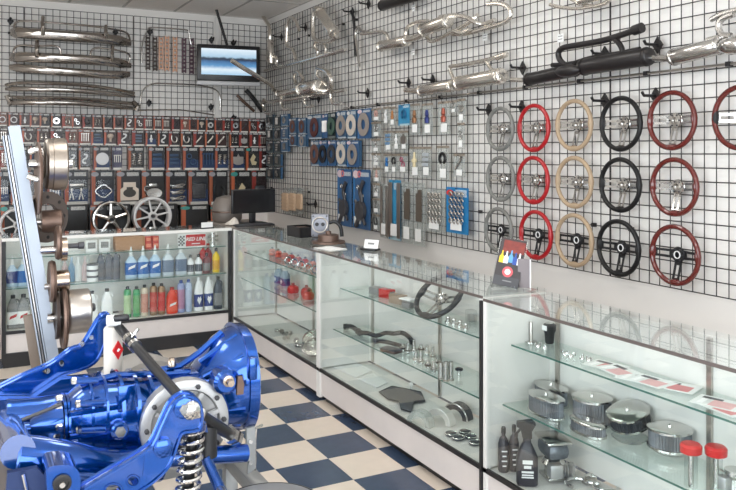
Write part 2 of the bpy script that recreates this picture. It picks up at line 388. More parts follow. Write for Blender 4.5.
# ================================================================== printed cards
def card_mat(name, base, stripe, head=(150, 150, 155), foot=(228, 224, 216), sw=0.16, hz=0.84, fz=0.09, low=None):
    """flat print of a card: coloured stripe, header with type, white foot; laid out on the card's own surface"""
    m = bpy.data.materials.new(name); m.use_nodes = True; nt = m.node_tree; b = nt.nodes['Principled BSDF']
    b.inputs['Roughness'].default_value = 0.35
    tc = nt.nodes.new('ShaderNodeTexCoord'); sp = nt.nodes.new('ShaderNodeSeparateXYZ'); nt.links.new(tc.outputs['Generated'], sp.inputs[0])
    X, Z = sp.outputs[0], sp.outputs[2]
    def mth(op, a, c=None):
        q = nt.nodes.new('ShaderNodeMath'); q.operation = op
        for i, x in enumerate((a, c)):
            if x is None: continue
            if isinstance(x, (int, float)): q.inputs[i].default_value = x
            else: nt.links.new(x, q.inputs[i])
        return q.outputs[0]
    def band(s, a, c): return mth('MULTIPLY', mth('GREATER_THAN', s, a), mth('LESS_THAN', s, c))
    def mix(f, a, c):
        q = nt.nodes.new('ShaderNodeMix'); q.data_type = 'RGBA'; nt.links.new(f, q.inputs[0])
        for i, x in ((6, a), (7, c)):
            if isinstance(x, tuple): q.inputs[i].default_value = x
            else: nt.links.new(x, q.inputs[i])
        return q.outputs[2]
    nz = nt.nodes.new('ShaderNodeTexNoise'); nz.inputs['Scale'].default_value = 9; nt.links.new(tc.outputs['Object'], nz.inputs['Vector'])
    c = mix(nz.outputs['Fac'], tuple(x * 0.7 for x in lin(base)[:3]) + (1,), lin(base))
    if low: c = mix(mth('LESS_THAN', Z, 0.45), c, lin(low))
    c = mix(band(X, 0.03, 0.03 + sw), c, lin(stripe))
    wv = nt.nodes.new('ShaderNodeTexWave'); wv.inputs['Scale'].default_value = 14; wv.inputs['Distortion'].default_value = 6; wv.inputs['Detail'].default_value = 2
    nt.links.new(tc.outputs['Generated'], wv.inputs['Vector'])
    txt = mth('MULTIPLY', mth('MULTIPLY', band(X, 0.42, 0.92), band(Z, hz, 0.95)), mth('GREATER_THAN', wv.outputs['Fac'], 0.45))
    c = mix(txt, c, lin((236, 236, 232)))
    # round emblem over the stripe
    ex = mth('POWER', mth('MULTIPLY', mth('SUBTRACT', X, 0.17), 6.0), 2.0); ez = mth('POWER', mth('MULTIPLY', mth('SUBTRACT', Z, (hz + 0.95) / 2), 15.0), 2.0)
    c = mix(mth('LESS_THAN', mth('ADD', ex, ez), 1.0), c, lin(head))
    c = mix(mth('MULTIPLY', mth('LESS_THAN', Z, fz), band(X, 0.12, 0.98)), c, lin(foot))
    nt.links.new(c, b.inputs['Base Color']); MATS[name] = m
    return m
CARD = {
 'black': card_mat('card_black', (24, 22, 26), (176, 98, 66)),
 'navy': card_mat('card_navy', (26, 28, 36), (172, 90, 62), low=(28, 52, 92)),
 'brown': card_mat('card_brown', (64, 42, 40), (176, 88, 62)),
 'red': card_mat('card_red', (44, 30, 32), (146, 52, 44), sw=0.26),
 'purple': card_mat('card_purple', (50, 44, 86), (40, 40, 60)),
 'teal': card_mat('card_teal', (20, 20, 22), (190, 98, 62), head=(60, 150, 140)),
 'rust': card_mat('card_rust', (120, 84, 72), (150, 60, 44), sw=0.3),
 'blue': card_mat('card_blue', (74, 112, 146), (60, 94, 128), head=(214, 214, 214), foot=(190, 200, 208), sw=0.05, fz=0.06),
 'deepblue': card_mat('card_deep_blue', (58, 100, 146), (50, 112, 166), head=(222, 200, 204), foot=(120, 150, 180), sw=0.1, hz=0.88, fz=0.0),
 'dkgreen': card_mat('card_dark_green', (34, 50, 56), (44, 64, 70), head=(90, 110, 110), foot=(110, 120, 118), sw=0.1),
 'sky': card_mat('card_sky', (58, 146, 190), (48, 130, 176), head=(40, 100, 140), foot=(170, 200, 210), sw=0.04),
 'grey': card_mat('card_grey', (150, 144, 134), (130, 124, 116), head=(60, 60, 60), foot=(190, 186, 178), sw=0.04),
 'redhead': card_mat('card_red_header', (40, 128, 186), (40, 128, 186), head=(206, 60, 60), foot=(60, 140, 190), sw=0.05, hz=0.8, fz=0.02),
}
RUSTCARD = mat('rust_card_edges', (150, 102, 80), 0.6, var=0.45, scale=60)
PALECARD = mat('blue_card_edges', (52, 88, 120), 0.5, var=0.3, scale=60)
CB = MB().rbox((0, 0, 0), (1, 1, 1), 0.02).mesh('card')
# ------------------------------------------------------------------ goods inside the packs (unit sized, in the xz plane, y towards the viewer is negative)
def unit_goods():
    g = {}
    g['ring'] = (MB().tube(arc((0, 0, 0), 0.36, 0, 345, 20), 0.07, 6, closed=True), 'round ring', WHITEP)
    g['washer'] = (MB().lathe([(0.2, -0.1), (0.42, -0.1), (0.42, 0.05), (0.3, 0.12), (0.2, 0.1)], 18, MY, ring=True), 'domed steel washer', CHROME)
    g['clip'] = (MB().tube(smooth([(-0.1, 0, 0.42), (0.2, 0, 0.36), (0.12, 0, 0.08), (-0.15, 0, -0.1), (-0.2, 0, -0.35), (0.1, 0, -0.42)]), 0.09, 6), 'curved white clip', WHITEP)
    g['knob'] = (MB().lathe([(0.1, -0.42), (0.12, -0.1), (0.3, 0.05), (0.34, 0.25), (0.22, 0.42), (0.02, 0.44)], 14), 'pale shift knob', mat('pale_knob', (206, 190, 176), 0.4))
    b = MB()
    for k in range(4): b.tube([(-0.33 + 0.22 * k, 0, -0.4), (-0.33 + 0.22 * k, 0, 0.4)], 0.05, 6)
    for k in range(4): b.lathe([(0.1, 0.34), (0.1, 0.46)], 6, None, (-0.33 + 0.22 * k, 0, 0))
    g['bolts'] = (b, 'row of bolts', STEEL)
    b = MB()
    for k in (-0.2, 0.22):
        b.tube([(k + 0.12 * math.cos(a * 0.9), 0.12 * math.sin(a * 0.9), -0.4 + a * 0.8 / 35) for a in range(36)], 0.045, 5)
    g['springs'] = (b, 'pair of coil springs', CHROME)
    g['pulley'] = (MB().lathe([(0.06, -0.14), (0.44, -0.14), (0.3, -0.02), (0.44, 0.12), (0.34, 0.14), (0.3, 0.05), (0.06, 0.05)], 22, MY), 'round pulley', ALU)
    g['lever'] = (MB().tube(smooth([(-0.34, 0, -0.38), (-0.1, -0.02, -0.1), (0.18, 0, 0.2), (0.3, 0, 0.42)]), [0.09] * 12 + [0.14], 8), 'bent lever', DKGREY)
    b = MB().tube(arc((-0.16, 0, 0.2), 0.16, 0, 345, 12), 0.05, 6, closed=True).tube(arc((0.12, 0, -0.2), 0.2, 0, 345, 14), 0.05, 6, closed=True)
    g['rings'] = (b, 'two hose clamps', CHROME)
    b = MB()
    for k in range(3): b.rbox((0, -0.02 * k, 0.3 - 0.3 * k), (0.66, 0.1, 0.2), 0.03)
    g['plates'] = (b, 'stack of flat plates', mat('mute_plate', (96, 110, 128), 0.5))
    g['plug'] = (MB().lathe([(0.12, -0.42), (0.12, -0.16), (0.2, -0.14), (0.2, 0.02), (0.1, 0.06), (0.08, 0.4), (0.03, 0.44)], 12), 'spark plug', WHITEP)
    b = MB().prism([(-0.4, -0.3), (-0.4, 0.2), (-0.1, 0.2), (0.0, 0.42), (0.1, 0.2), (0.4, 0.2), (0.4, -0.3), (0.15, -0.42), (-0.15, -0.42)], -0.06, 0.06)
    g['bracket'] = (b, 'cast bracket', STEEL)
    g['hose'] = (MB().tube(smooth([(-0.3, 0, 0.4), (-0.32, 0, 0), (-0.1, 0, -0.36), (0.2, 0, -0.3), (0.3, 0, 0.05), (0.12, 0, 0.3)]), 0.075, 8), 'curled black hose', BLACKP)
    # larger goods
    g['diamond'] = (MB().tube([(-0.42, 0, 0), (-0.36, 0, 0.1), (-0.08, 0, 0.32), (0.08, 0, 0.32), (0.36, 0, 0.1), (0.42, 0, 0), (0.36, 0, -0.1), (0.08, 0, -0.32), (-0.08, 0, -0.32), (-0.36, 0, -0.1)], 0.045, 6, closed=True), 'chrome lozenge shaped bezel', CHROME)
    b = MB().prism([(-0.44, -0.46), (-0.44, 0.1), (-0.3, 0.2), (-0.3, 0.44), (0.3, 0.44), (0.3, 0.2), (0.44, 0.1), (0.44, -0.46)], -0.03, 0.05)
    g['plaque'] = (b, 'cream shaped plaque with an oval emblem', mat('cream_plaque', (222, 208, 192), 0.5))
    b = MB().lathe([(0.0, -0.1), (0.3, -0.12), (0.34, 0.0), (0.3, 0.1), (0.05, 0.1)], 22, MY)
    b.v = [Vector((p.x * 1.3, p.y, p.z * 0.85 - 0.1)) for p in b.v]; b.rbox((-0.05, 0, 0.3), (0.4, 0.12, 0.18), 0.03).tube(arc((-0.34, 0, 0.12), 0.14, 40, 300, 10), 0.04, 6)
    g['oval'] = (b, 'chrome oval mirror housing', CHROME)
    b = MB()
    for k in range(3): b.tube([(-0.38, 0, 0.32 - 0.34 * k), (-0.1, -0.05, 0.28 - 0.34 * k), (0.25, -0.02, 0.38 - 0.34 * k), (0.4, 0, 0.36 - 0.34 * k), (0.3, -0.03, 0.22 - 0.34 * k), (-0.3, 0, 0.2 - 0.34 * k)], 0.06, 6)
    g['blades'] = (b, 'three chrome trim blades', CHROME)
    b = MB()
    for k in (-0.26, 0.2):
        b.tube([(k - 0.1, 0, -0.44), (k, 0, 0.0), (k + 0.1, 0, -0.44)], 0.045, 6).tube([(k, 0, 0), (k, 0, 0.14)], 0.06, 6)
    b.rbox((0, 0, 0.3), (0.7, 0.14, 0.16), 0.05)
    g['tools'] = (b, 'pliers and black handle', STEEL)
    b = MB().rbox((0, 0, 0), (0.8, 0.2, 0.86), 0.1)
    for k in range(5): b.box((0, -0.11, -0.32 + 0.16 * k), (0.7, 0.04, 0.06))
    g['pad'] = (b, 'ribbed dark pedal pad', DKGREY)
    b = MB().prism([(-0.1, -0.45), (-0.25, 0.0), (0.0, 0.45), (0.2, 0.2), (0.05, -0.1), (0.3, -0.2), (0.2, -0.45)], -0.05, 0.05)
    g['tri'] = (b, 'pale angled bracket', mat('pale_bracket', (216, 200, 160), 0.5))
    return g
GOODS = {k: (m.mesh('product'), d, mt) for k, (m, d, mt) in unit_goods().items()}
HOOK = MB().tube([(0, 1, 0), (0, 0.05, 0), (0, -0.45, 0), (0, -0.55, 0.12)], 0.05, 6).mesh('hook')
BLI = MB()
BLI.prism([(-0.5, -0.5), (0.5, -0.5), (0.5, 0.5), (-0.5, 0.5)], 0.0, 0.01); BLI.v = BLI.v[4:]; BLI.f = []
BLI.v = []; BLI.add([(-0.5, 0, -0.5), (0.5, 0, -0.5), (0.5, 0, 0.5), (-0.5, 0, 0.5), (-0.44, -1, -0.45), (0.44, -1, -0.45), (0.44, -1, 0.45), (-0.44, -1, 0.45)],
    [(0, 1, 5, 4), (1, 2, 6, 5), (2, 3, 7, 6), (3, 0, 4, 7), (4, 5, 6, 7)])
BLI = BLI.mesh('blister')
def pack(wall, u0, v0, u1, v1, style, good, where, off=0.1, blister=False, goodcol=None, gs=0.8, gz=-0.03, kind='blister pack', name='blister_pack', cat='pack', body=None, hang=True, cm=None, gdesc=None, sparse=False):
    a = wp(wall, u0, (v0 + v1) / 2, off); b = wp(wall, u1, (v0 + v1) / 2, off)
    uc = (u0 + u1) / 2
    W = (b - a).length; zt = wp(wall, uc, v0, off).z; zb = wp(wall, uc, v1, off).z; H = zt - zb
    c = (a + b) / 2; c.z = (zt + zb) / 2
    me, gd, gm = GOODS[good]
    if goodcol: gm = goodcol
    desc = {'black': 'black and orange', 'navy': 'navy and orange', 'brown': 'brown', 'red': 'red striped', 'purple': 'dark purple', 'teal': 'black and teal', 'rust': 'rust coloured', 'blue': 'blue', 'deepblue': 'deep blue', 'dkgreen': 'dark green', 'sky': 'sky blue', 'grey': 'grey', 'redhead': 'bright blue'}[style]
    lab = '%s %s with %s %s' % (desc, kind, gdesc or gd, where)
    if len(lab.split()) > 16: lab = '%s %s with %s' % (desc, kind, gdesc or gd)
    t = thing(name, lab, cat, c, WR[wall], None)
    t['group'] = where
    obj('card', CB, cm or CARD[style], t, (0, 0, 0), None, (W, 0.003, H))
    if hang and not sparse:
        obj('packs_behind', MB().box((-0.015 * W, (off - 0.05) / 2, 0.012 * H), (W * 0.97, off - 0.06, H * 0.97)), RUSTCARD if wall == 'b' else PALECARD, t)
    s = min(W, H * 0.8) * gs
    obj('product', me, gm, t, (0.03 * W, -0.004 - 0.06 * s, gz * H), None, (s, s * 0.7, s))
    if blister: obj('blister', BLI, CLEAR, t, (0.03 * W, -0.002, gz * H), None, (W * 0.86, max(0.02, 0.2 * s), H * 0.74))
    if hang: obj('hook', HOOK, WIRE, t, (0, 0, H / 2 - 0.01), None, (0.05, off - 0.042, 0.05))
    return t
rr = random.Random(3)
# top row of little packs
row1 = [2, 13.5, 24.5, 34.7, 44.5, 56, 67, 76.5, 87, 97, 107.5, 118, 129, 139, 148, 157.5, 166, 175.7, 184.6, 193, 201.2, 210, 218.6, 226.5, 235, 244, 253, 261]
goods1 = ['ring', 'ring', 'plug', 'knob', 'knob', 'washer', 'springs', 'rings', 'hose', 'springs', 'lever', 'hose', 'clip', 'rings', 'bolts', 'bolts', 'bolts', 'lever', 'knob', 'hose', 'knob', 'washer', 'hose', 'springs', 'washer', 'lever', 'rings', 'washer']
sty1 = ['rust', 'brown', 'brown', 'brown', 'black', 'black', 'rust', 'brown', 'red', 'brown', 'black', 'brown', 'brown', 'brown', 'red', 'brown', 'brown', 'red', 'rust', 'brown', 'black', 'black', 'brown', 'red', 'red', 'brown', 'brown', 'red']
for u, g, st in zip(row1, goods1, sty1):
    v = 119.0 + u * 0.027; hw = 5.2 if u < 70 else 4.75 if u < 150 else 4.2
    pack('b', u - hw, v - 7, u + hw, v + 6.9, st, g, 'in the top row under the bumpers')
row2 = [2, 15, 28, 43, 56.5, 71.5, 84.5, 97, 110, 123.5, 138, 150.7, 163, 174, 186, 198.5, 210, 221, 234, 243.5, 254, 263]
goods2 = ['bolts', 'clip', 'hose', 'springs', 'rings', 'springs', 'bolts', 'plates', 'knob', 'clip', 'plates', 'plug', 'clip', 'hose', 'hose', 'lever', 'lever', 'lever', 'springs', 'bracket', 'plug', 'bolts']
sty2 = ['brown', 'black', 'brown', 'brown', 'red', 'rust', 'rust', 'navy', 'brown', 'red', 'red', 'navy', 'black', 'red', 'black', 'red', 'black', 'brown', 'black', 'red', 'red', 'red']
for u, g, st in zip(row2, goods2, sty2):
    v = 134.6 + u * 0.018; hw = 6.2 if u < 150 else 5.4 if u < 228 else 4.7
    pack('b', u - hw, v - 7.0, u + hw, v + 8.6, st, g, 'in the second row down', off=0.09, goodcol=STEEL if g in ('lever', 'hose') else None)
row3 = [(6, 7, 'rust', 'bolts'), (21, 6.5, 'black', 'plates'), (36, 6.5, 'navy', 'bolts'), (57, 6.5, 'brown', 'springs'), (72, 5.5, 'black', 'clip'), (84.5, 6, 'black', 'clip'), (101.5, 8.2, 'navy', 'pulley'), (117, 5, 'purple', 'bolts'), (136, 8, 'black', 'springs'), (156.5, 7.8, 'navy', 'plates'), (173.5, 7.2, 'navy', 'plates'), (190.5, 7.8, 'navy', 'rings'), (207, 7.4, 'navy', 'bolts'), (221.5, 6.6, 'navy', 'springs'), (237.5, 7, 'navy', 'bracket'), (252.5, 6.6, 'teal', 'tri'), (263.5, 4.4, 'red', 'clip')]
for u, hw, st, g in row3:
    gc = mat('muted_blue', (52, 78, 110), 0.5) if g in ('rings', 'bolts', 'plates') and st == 'navy' else None
    pack('b', u - hw, 146.2 + u * 0.004, u + hw, 169.2 + u * 0.004, st, g, 'in the third row down', off=0.1, goodcol=gc, blister=(st != 'navy'), gs=0.9)
row4 = [(4, 5, 'navy', 'bolts', None), (17, 6.5, 'navy', 'plates', None), (36, 9, 'navy', 'pad', None), (54, 7, 'navy', 'bolts', None), (76, 12, 'navy', 'tools', None), (102.5, 11.5, 'navy', 'diamond', None), (128.5, 12, 'black', 'plaque', None), (153, 11.5, 'black', 'oval', None), (176.2, 10.6, 'navy', 'blades', None), (198, 10, 'navy', 'pad', None), (218.3, 9.3, 'black', 'hose', None), (240.8, 10, 'teal', 'tri', None), (259, 7.2, 'red', 'pad', None)]
for u, hw, st, g, gc in row4:
    p = pack('b', u - hw, 170.6, u + hw, 204.6, st, g, 'in the row of large packs', off=0.11, blister=(g != 'plaque'), gs=0.86, gz=-0.1)
    if g == 'plaque':
        q = [c for c in p.children if c.name.startswith('product')][0]
        e = MB().lathe([(0.24, -0.01), (0.26, 0.01), (0.1, 0.02)], 18, MY, (0, -0.05, -0.12)); e.v = [Vector((x.x * 1.2, x.y, x.z * 0.8)) for x in e.v]
        e.box((0, -0.06, 0.14), (0.3, 0.02, 0.12))
        obj('emblem', e, mat('dark_emblem', (60, 58, 52), 0.5), q)
# big boxes below
BOXC = CARD['teal']
for u0, u1, st in ((0, 22, 'teal'), (58, 88, 'teal'), (89, 131, 'black'), (132, 178, 'black'), (180, 209, 'teal'), (210, 230, 'teal')):
    a, b = wp('b', u0, 218, 0.2), wp('b', u1, 218, 0.2); W = (b - a).length
    zt = wp('b', u0, 205.5, 0.2).z; zb = 0.665
    t = thing('parts_box', 'large black carton with %s standing below the packs' % ('an orange stripe and round emblem' if st == 'teal' else 'white lettering'), 'box', ((a.x + b.x) / 2, YB - 0.15, (zt + zb) / 2), 0, 'black cartons under the packs')
    obj('carton', CB, CARD[st], t, None, None, (W - 0.01, 0.1, zt - zb))
    obj('lid_flap', MB().box((0, 0, (zt - zb) / 2), (W - 0.014, 0.096, 0.004)), BLACK, t)
# low shelf along the back wall that carries cartons and wheels
sh = thing('low_shelf', 'low wooden shelf along the back wall carrying cartons and road wheels', 'shelf', (1.5, YB - 0.26, 0))
obj('board', MB().box((0, 0, 0.65), (4.1, 0.5, 0.03)), TAN, sh)
for x in (-2.0, -0.7, 0.7, 2.0): obj('support', MB().box((x, 0, 0.3175), (0.03, 0.46, 0.635)), TAN, sh)
# road wheels
def road_wheel(u, v, rpx, label, spokes, m, rimm, five=False):
    off = 0.3
    c = wp('b', u, v, off); r = rpx * (wp('b', u + 1, v, off) - wp('b', u, v, off)).length
    c.z = 0.665 + r
    t = thing('road_wheel', label, 'wheel', c)
    obj('rim', MB().lathe([(r * 0.84, 0.06), (r, 0.07), (r, 0.05), (r * 0.9, 0.0), (r, -0.06), (r, -0.08), (r * 0.93, -0.085), (r * 0.86, -0.07), (r * 0.82, 0.0)], 36, MY, ring=True), rimm, t)
    b = MB()
    for k in range(spokes):
        a = 2 * PI * (k + 0.25) / spokes
        p0 = (r * 0.18 * math.cos(a), -0.05, r * 0.18 * math.sin(a)); p1 = (r * 0.9 * math.cos(a), -0.045, r * 0.9 * math.sin(a))
        obj('spoke', MB().tube([p0, p1], [r * (0.13 if five else 0.055), r * (0.09 if five else 0.045)], 8), m, t)
    obj('hub', MB().lathe([(r * 0.1, 0.02), (r * 0.24, 0.0), (r * 0.24, -0.03), (r * 0.15, -0.05), (r * 0.12, -0.02)], 20, MY.copy(), (0, -0.05, 0)), m, t)
    obj('centre_cap', MB().lathe([(r * 0.1, 0), (r * 0.1, 0.02)], 14, MY, (0, -0.09, 0)), BLACK if five else DKGREY, t)
road_wheel(110.5, 222, 18.5, 'polished five spoke alloy wheel standing behind the display case', 5, CHROME, CHROME, True)
road_wheel(151.5, 225, 19, 'white rimmed multi spoke wheel standing behind the display case', 8, WHITEP, WHITEP)
road_wheel(17, 224, 18, 'white rimmed wheel behind the leaning aluminium post', 6, WHITEP, WHITEP)
# ================================================================== chrome bumpers
def bumper(label, pts, r, extras=(), group='chrome car bumpers'):
    """pts: (u, v, off) along the blade; a pressed C-shaped blade"""
    P = smooth([tuple(wp('b', u, v, o)) for u, v, o in pts], 5)
    c = Vector(P[len(P) // 2]); t = thing('car_bumper', label, 'bumper', c)
    L = [Vector(p) - c for p in P]; n = len(L)
    mb = MB(); prof = [(-1.0, 0.0), (-0.85, -0.5), (-0.35, -0.8), (0.35, -0.85), (0.85, -0.5), (1.0, 0.0), (0.8, -0.2), (0, -0.4), (-0.8, -0.2)]
    vs = []; k = len(prof)
    for i, p in enumerate(L):
        e = min(1, 0.55 + 0.45 * min(i, n - 1 - i) / 3)
        for z, y in prof: vs.append((p.x, p.y + y * r * 0.9 * e, p.z + z * r * e))
    fs = [(i * k + j, i * k + (j + 1) % k, (i + 1) * k + (j + 1) % k, (i + 1) * k + j) for i in range(n - 1) for j in range(k)]
    fs += [tuple(range(k)), tuple((n - 1) * k + j for j in range(k))]
    mb.add(vs, fs); obj('blade', mb, BCHROME, t)
    for s in (3, n - 4): obj('mounting_arm', MB().box(L[s] + Vector((0, (YB - 0.02 - (L[s].y + c.y)) / 2, 0)), (0.03, max(0.02, YB - 0.09 - (L[s].y + c.y)), 0.03)), BLACK, t)
    for nm, q, rad in extras:
        obj(nm, MB().tube([Vector(x) - c for x in smooth([tuple(wp('b', *z)) for z in q], 4)], rad, 8), BCHROME, t)
    return t
def guard(u, v0, v1, o): return ('over_rider', [(u, v0, o), (u - 0.4, (v0 + v1) / 2, o + 0.06), (u, v1, o + 0.03)], 0.022)
bumper('chrome car bumper with two tall over riders and one continuous thin top bar', [(10, 32.5, 0.1), (22, 32.8, 0.22), (50, 34.8, 0.3), (80, 36.8, 0.32), (110, 39.2, 0.25), (131, 43, 0.1)], 0.062,
       [guard(43, 17, 35, 0.3), guard(106, 26, 39, 0.26), ('top_bar', [(14, 31, 0.12), (15, 24, 0.16), (22, 21, 0.2), (43, 22, 0.26), (75, 24.5, 0.3), (106, 28, 0.26), (122, 31, 0.2), (128, 34, 0.16), (130, 40, 0.12)], 0.012)])
bumper('chrome car bumper with two separate looped guard bars', [(9, 57.5, 0.1), (22, 57, 0.22), (50, 58.2, 0.32), (80, 59.5, 0.32), (110, 61.6, 0.25), (131, 65.5, 0.1)], 0.058,
       [guard(37, 41, 57, 0.3), guard(112.5, 46, 61, 0.25), ('guard_loop', [(14, 56, 0.14), (14, 49, 0.18), (20, 45.5, 0.24), (38, 46, 0.3), (55, 46, 0.32), (60, 49, 0.32), (61, 55, 0.32)], 0.012),
        ('guard_loop', [(90, 57, 0.3), (92, 50, 0.3), (98, 48, 0.28), (113, 49.5, 0.25), (126, 52.5, 0.18), (130, 57, 0.14), (128, 64, 0.14)], 0.012)])
bumper('plain slim chrome bumper blade without over riders', [(9, 67, 0.1), (30, 69, 0.22), (60, 71.5, 0.3), (90, 73.6, 0.28), (115, 74.8, 0.2), (130, 74.5, 0.1)], 0.05)
bumper('double ribbed chrome bumper blade with a bright upper edge', [(5, 89, 0.1), (20, 89, 0.22), (50, 89.6, 0.32), (80, 91, 0.32), (110, 93.6, 0.24), (135, 96.5, 0.1)], 0.027,
       [('upper_rib', [(6, 85, 0.1), (20, 83, 0.22), (50, 83.3, 0.31), (80, 84.8, 0.31), (110, 88.4, 0.23), (134, 93, 0.1)], 0.02)])
bumper('double ribbed chrome bumper with dark end brackets, lowest of the bumpers', [(7, 103, 0.1), (20, 102.6, 0.22), (50, 102.6, 0.32), (80, 103.5, 0.32), (110, 105.8, 0.24), (136, 108.5, 0.1)], 0.026,
       [('upper_rib', [(8, 97, 0.1), (20, 97.5, 0.22), (50, 97.8, 0.31), (80, 98.8, 0.31), (110, 101.2, 0.23), (137, 104, 0.1)], 0.02), ('end_bracket', [(7, 95, 0.12), (9, 100, 0.12), (12, 104, 0.14)], 0.03), ('end_bracket', [(133, 102, 0.14), (137, 106, 0.12), (136, 111, 0.12)], 0.03)])
# perforated trim strips hanging beside the television
def strip(u, v0, v1, wpx, m, label):
    a = wp('b', u, v0, 0.06); b = wp('b', u, v1, 0.06); wm = wpx * 0.0122
    t = thing('trim_strip', label, 'strip', (a + b) / 2, 0, 'perforated trim strips')
    H = a.z - b.z
    for s in (-1, 1): obj('side_bar', MB().box((s * wm * 0.38, 0, 0), (wm * 0.24, 0.015, H)), m, t)
    for k in range(9): obj('rung', MB().box((0, 0, -H / 2 + H * (k + 0.5) / 9), (wm * 0.6, 0.012, H * 0.05)), m, t)
    obj('hook', HOOK, WIRE, t, (0, 0, H / 2 - 0.02), None, (0.04, 0.02, 0.04))
PEACH = mat('peach_strip', (214, 168, 142), 0.5); PURP = mat('purple_strip', (92, 66, 78), 0.5); DKB = mat('dark_strip', (58, 46, 42), 0.5)
for u, v0, v1, m, l in ((148, 36, 70, DKB, 'dark brown'), (155, 37, 71, DKB, 'dark brown'), (161, 37, 70, PEACH, 'pale peach'), (167, 36, 71, PEACH, 'pale peach'), (175, 37, 72, PEACH, 'pale peach'), (184, 38, 73, PURP, 'plum coloured'), (191.5, 38, 74, PURP, 'plum coloured')):
    strip(u, v0, v1, 4.6, m, l + ' perforated trim strip hanging next to the television')
# thin bent chrome rods hanging on the grid
def rod(label, wall, pts, r, m=CHROME, name='bent_rod', cat='rod'):
    P = [Vector(p) for p in smooth([tuple(wp(wall, *q)) for q in pts], 4)]
    c = P[len(P) // 2]; o = obj(name, MB().tube([p - c for p in P], r, 8), m); o.location = c
    return tag(o, label, cat)
rod('thin bent chrome rod hanging above the trim strips', 'b', [(142, 63, 0.07), (142.5, 45, 0.07), (147, 31, 0.07), (153, 27.5, 0.07), (185, 29.8, 0.07), (189, 33, 0.07), (191, 44, 0.07), (196, 48, 0.07)], 0.008)
rod('long arched chrome trim rod hanging under the trim strips', 'b', [(140, 108, 0.07), (141, 97, 0.07), (145, 88, 0.07), (155, 83.5, 0.08), (175, 84, 0.08), (200, 85.5, 0.08), (216, 90, 0.08), (220, 98, 0.07), (220, 110, 0.07)], 0.009)
rod('straight thin chrome rod hanging low across the grid', 'b', [(139, 110.5, 0.07), (150, 110, 0.08), (180, 110, 0.08), (205, 113.5, 0.07), (214, 115, 0.07)], 0.008)
rod('short dark handle hanging below the television', 'b', [(237, 95, 0.16), (244, 102, 0.16), (254, 111, 0.12)], 0.02, RUSTY, 'lever_handle', 'handle')
rod('thick black grip handle hanging below the television', 'b', [(246, 90, 0.16), (254, 99, 0.16), (262, 111, 0.12)], 0.03, BLACKP, 'lever_handle', 'handle')
# black diamond shaped face-out brackets clipped on the grid
DIA = MB().prism([(-0.036, 0), (0, 0.05), (0.036, 0), (0, -0.05)], -0.012, 0.0).mesh('diamond_plate')
ARM = MB().tube([(0, 0, 0), (0, -0.09, 0.0), (0, -0.105, 0.02)], 0.009, 8).mesh('arm')
def bracket(wall, u, v, where):
    c = wp(wall, u, v, 0.05)
    t = thing('grid_bracket', 'black diamond shaped grid bracket ' + where, 'bracket', c, WR[wall], 'black grid brackets on the %s' % ('back wall' if wall == 'b' else 'long wall'))
    obj('plate', DIA, BLACK, t, (0, 0.012, 0)); obj('arm', ARM, BLACK, t)
for u, v, l in ((10.5, 21, 'at the end of the topmost bumper'), (115.5, 32, 'under the top bar of the topmost bumper'), (150, 32, 'above the dark trim strips'), (211.5, 40, 'over the television next to its pole'), (233.5, 43, 'over the television away from its pole'), (149, 103, 'inside the arched chrome rod'), (211, 107, 'where the arched rod comes down'), (233.5, 118, 'beneath the lever handles')): bracket('b', u, v, l)
for u, v, l in ((281, 37, 'beside the hooked silver pipe in the corner'), (305, 27.5, 'between the hooked silver pipe and the muffler'), (352, 12, 'holding the black tyre lever'), (368, 4, 'next to the top black muffler'), (367, 93, 'above the blue gasket cards'), (408, 83, 'over the inlet of the in-line silver exhaust'), (432, 80, 'over the first canister of the in-line exhaust'), (318, 99, 'beneath the exhaust crossing the television'), (522, 68, 'over the inlet of the black exhaust'), (604, 54, 'under the handle of the black exhaust'), (657, 45, 'between the black and the polished exhaust'), (488, 110, 'at the top grey steering wheel'), (521, 107, 'at the top red steering wheel'), (604, 101, 'at the top black steering wheel'), (655, 96, 'at the top mahogany steering wheel'), (315, 204, 'alone near the counter corner')): bracket('r', u, v, l)
# ================================================================== television hung from the ceiling
def tv_material():
    m = bpy.data.materials.new('tv_picture'); m.use_nodes = True; nt = m.node_tree; b = nt.nodes['Principled BSDF']
    tc = nt.nodes.new('ShaderNodeTexCoord'); sp = nt.nodes.new('ShaderNodeSeparateXYZ'); nt.links.new(tc.outputs['Generated'], sp.inputs[0])
    nz = nt.nodes.new('ShaderNodeTexNoise'); nz.inputs['Scale'].default_value = 9; nt.links.new(tc.outputs['Generated'], nz.inputs['Vector'])
    ad = nt.nodes.new('ShaderNodeMath'); ad.operation = 'MULTIPLY_ADD'; ad.inputs[1].default_value = 0.1; nt.links.new(nz.outputs['Fac'], ad.inputs[0]); nt.links.new(sp.outputs[2], ad.inputs[2])
    rp = nt.nodes.new('ShaderNodeValToRGB'); rp.color_ramp.interpolation = 'LINEAR'
    e = rp.color_ramp.elements; e[0].position = 0.0; e[0].color = lin((150, 200, 235)); e[1].position = 1.0; e[1].color = lin((225, 240, 252))
    for p, c in ((0.25, (225, 240, 250)), (0.4, (90, 150, 200)), (0.55, (60, 110, 160)), (0.62, (40, 60, 90)), (0.68, (45, 60, 80)), (0.74, (170, 205, 230))):
        q = e.new(p); q.color = lin(c)
    nt.links.new(ad.outputs[0], rp.inputs[0]); nt.links.new(rp.outputs[0], b.inputs['Emission Color']); b.inputs['Emission Strength'].default_value = 0.95
    b.inputs['Base Color'].default_value = (0.01, 0.01, 0.01, 1); b.inputs['Roughness'].default_value = 0.15
    return m
TY = 9.2
a, b_ = at(198, 66, Y=TY), at(259, 67, Y=TY)
tw = (b_ - a).length; thh = at(228, 45, Y=TY).z - at(228, 81, Y=TY).z
tz = (at(228, 45, Y=TY).z + at(228, 81, Y=TY).z) / 2
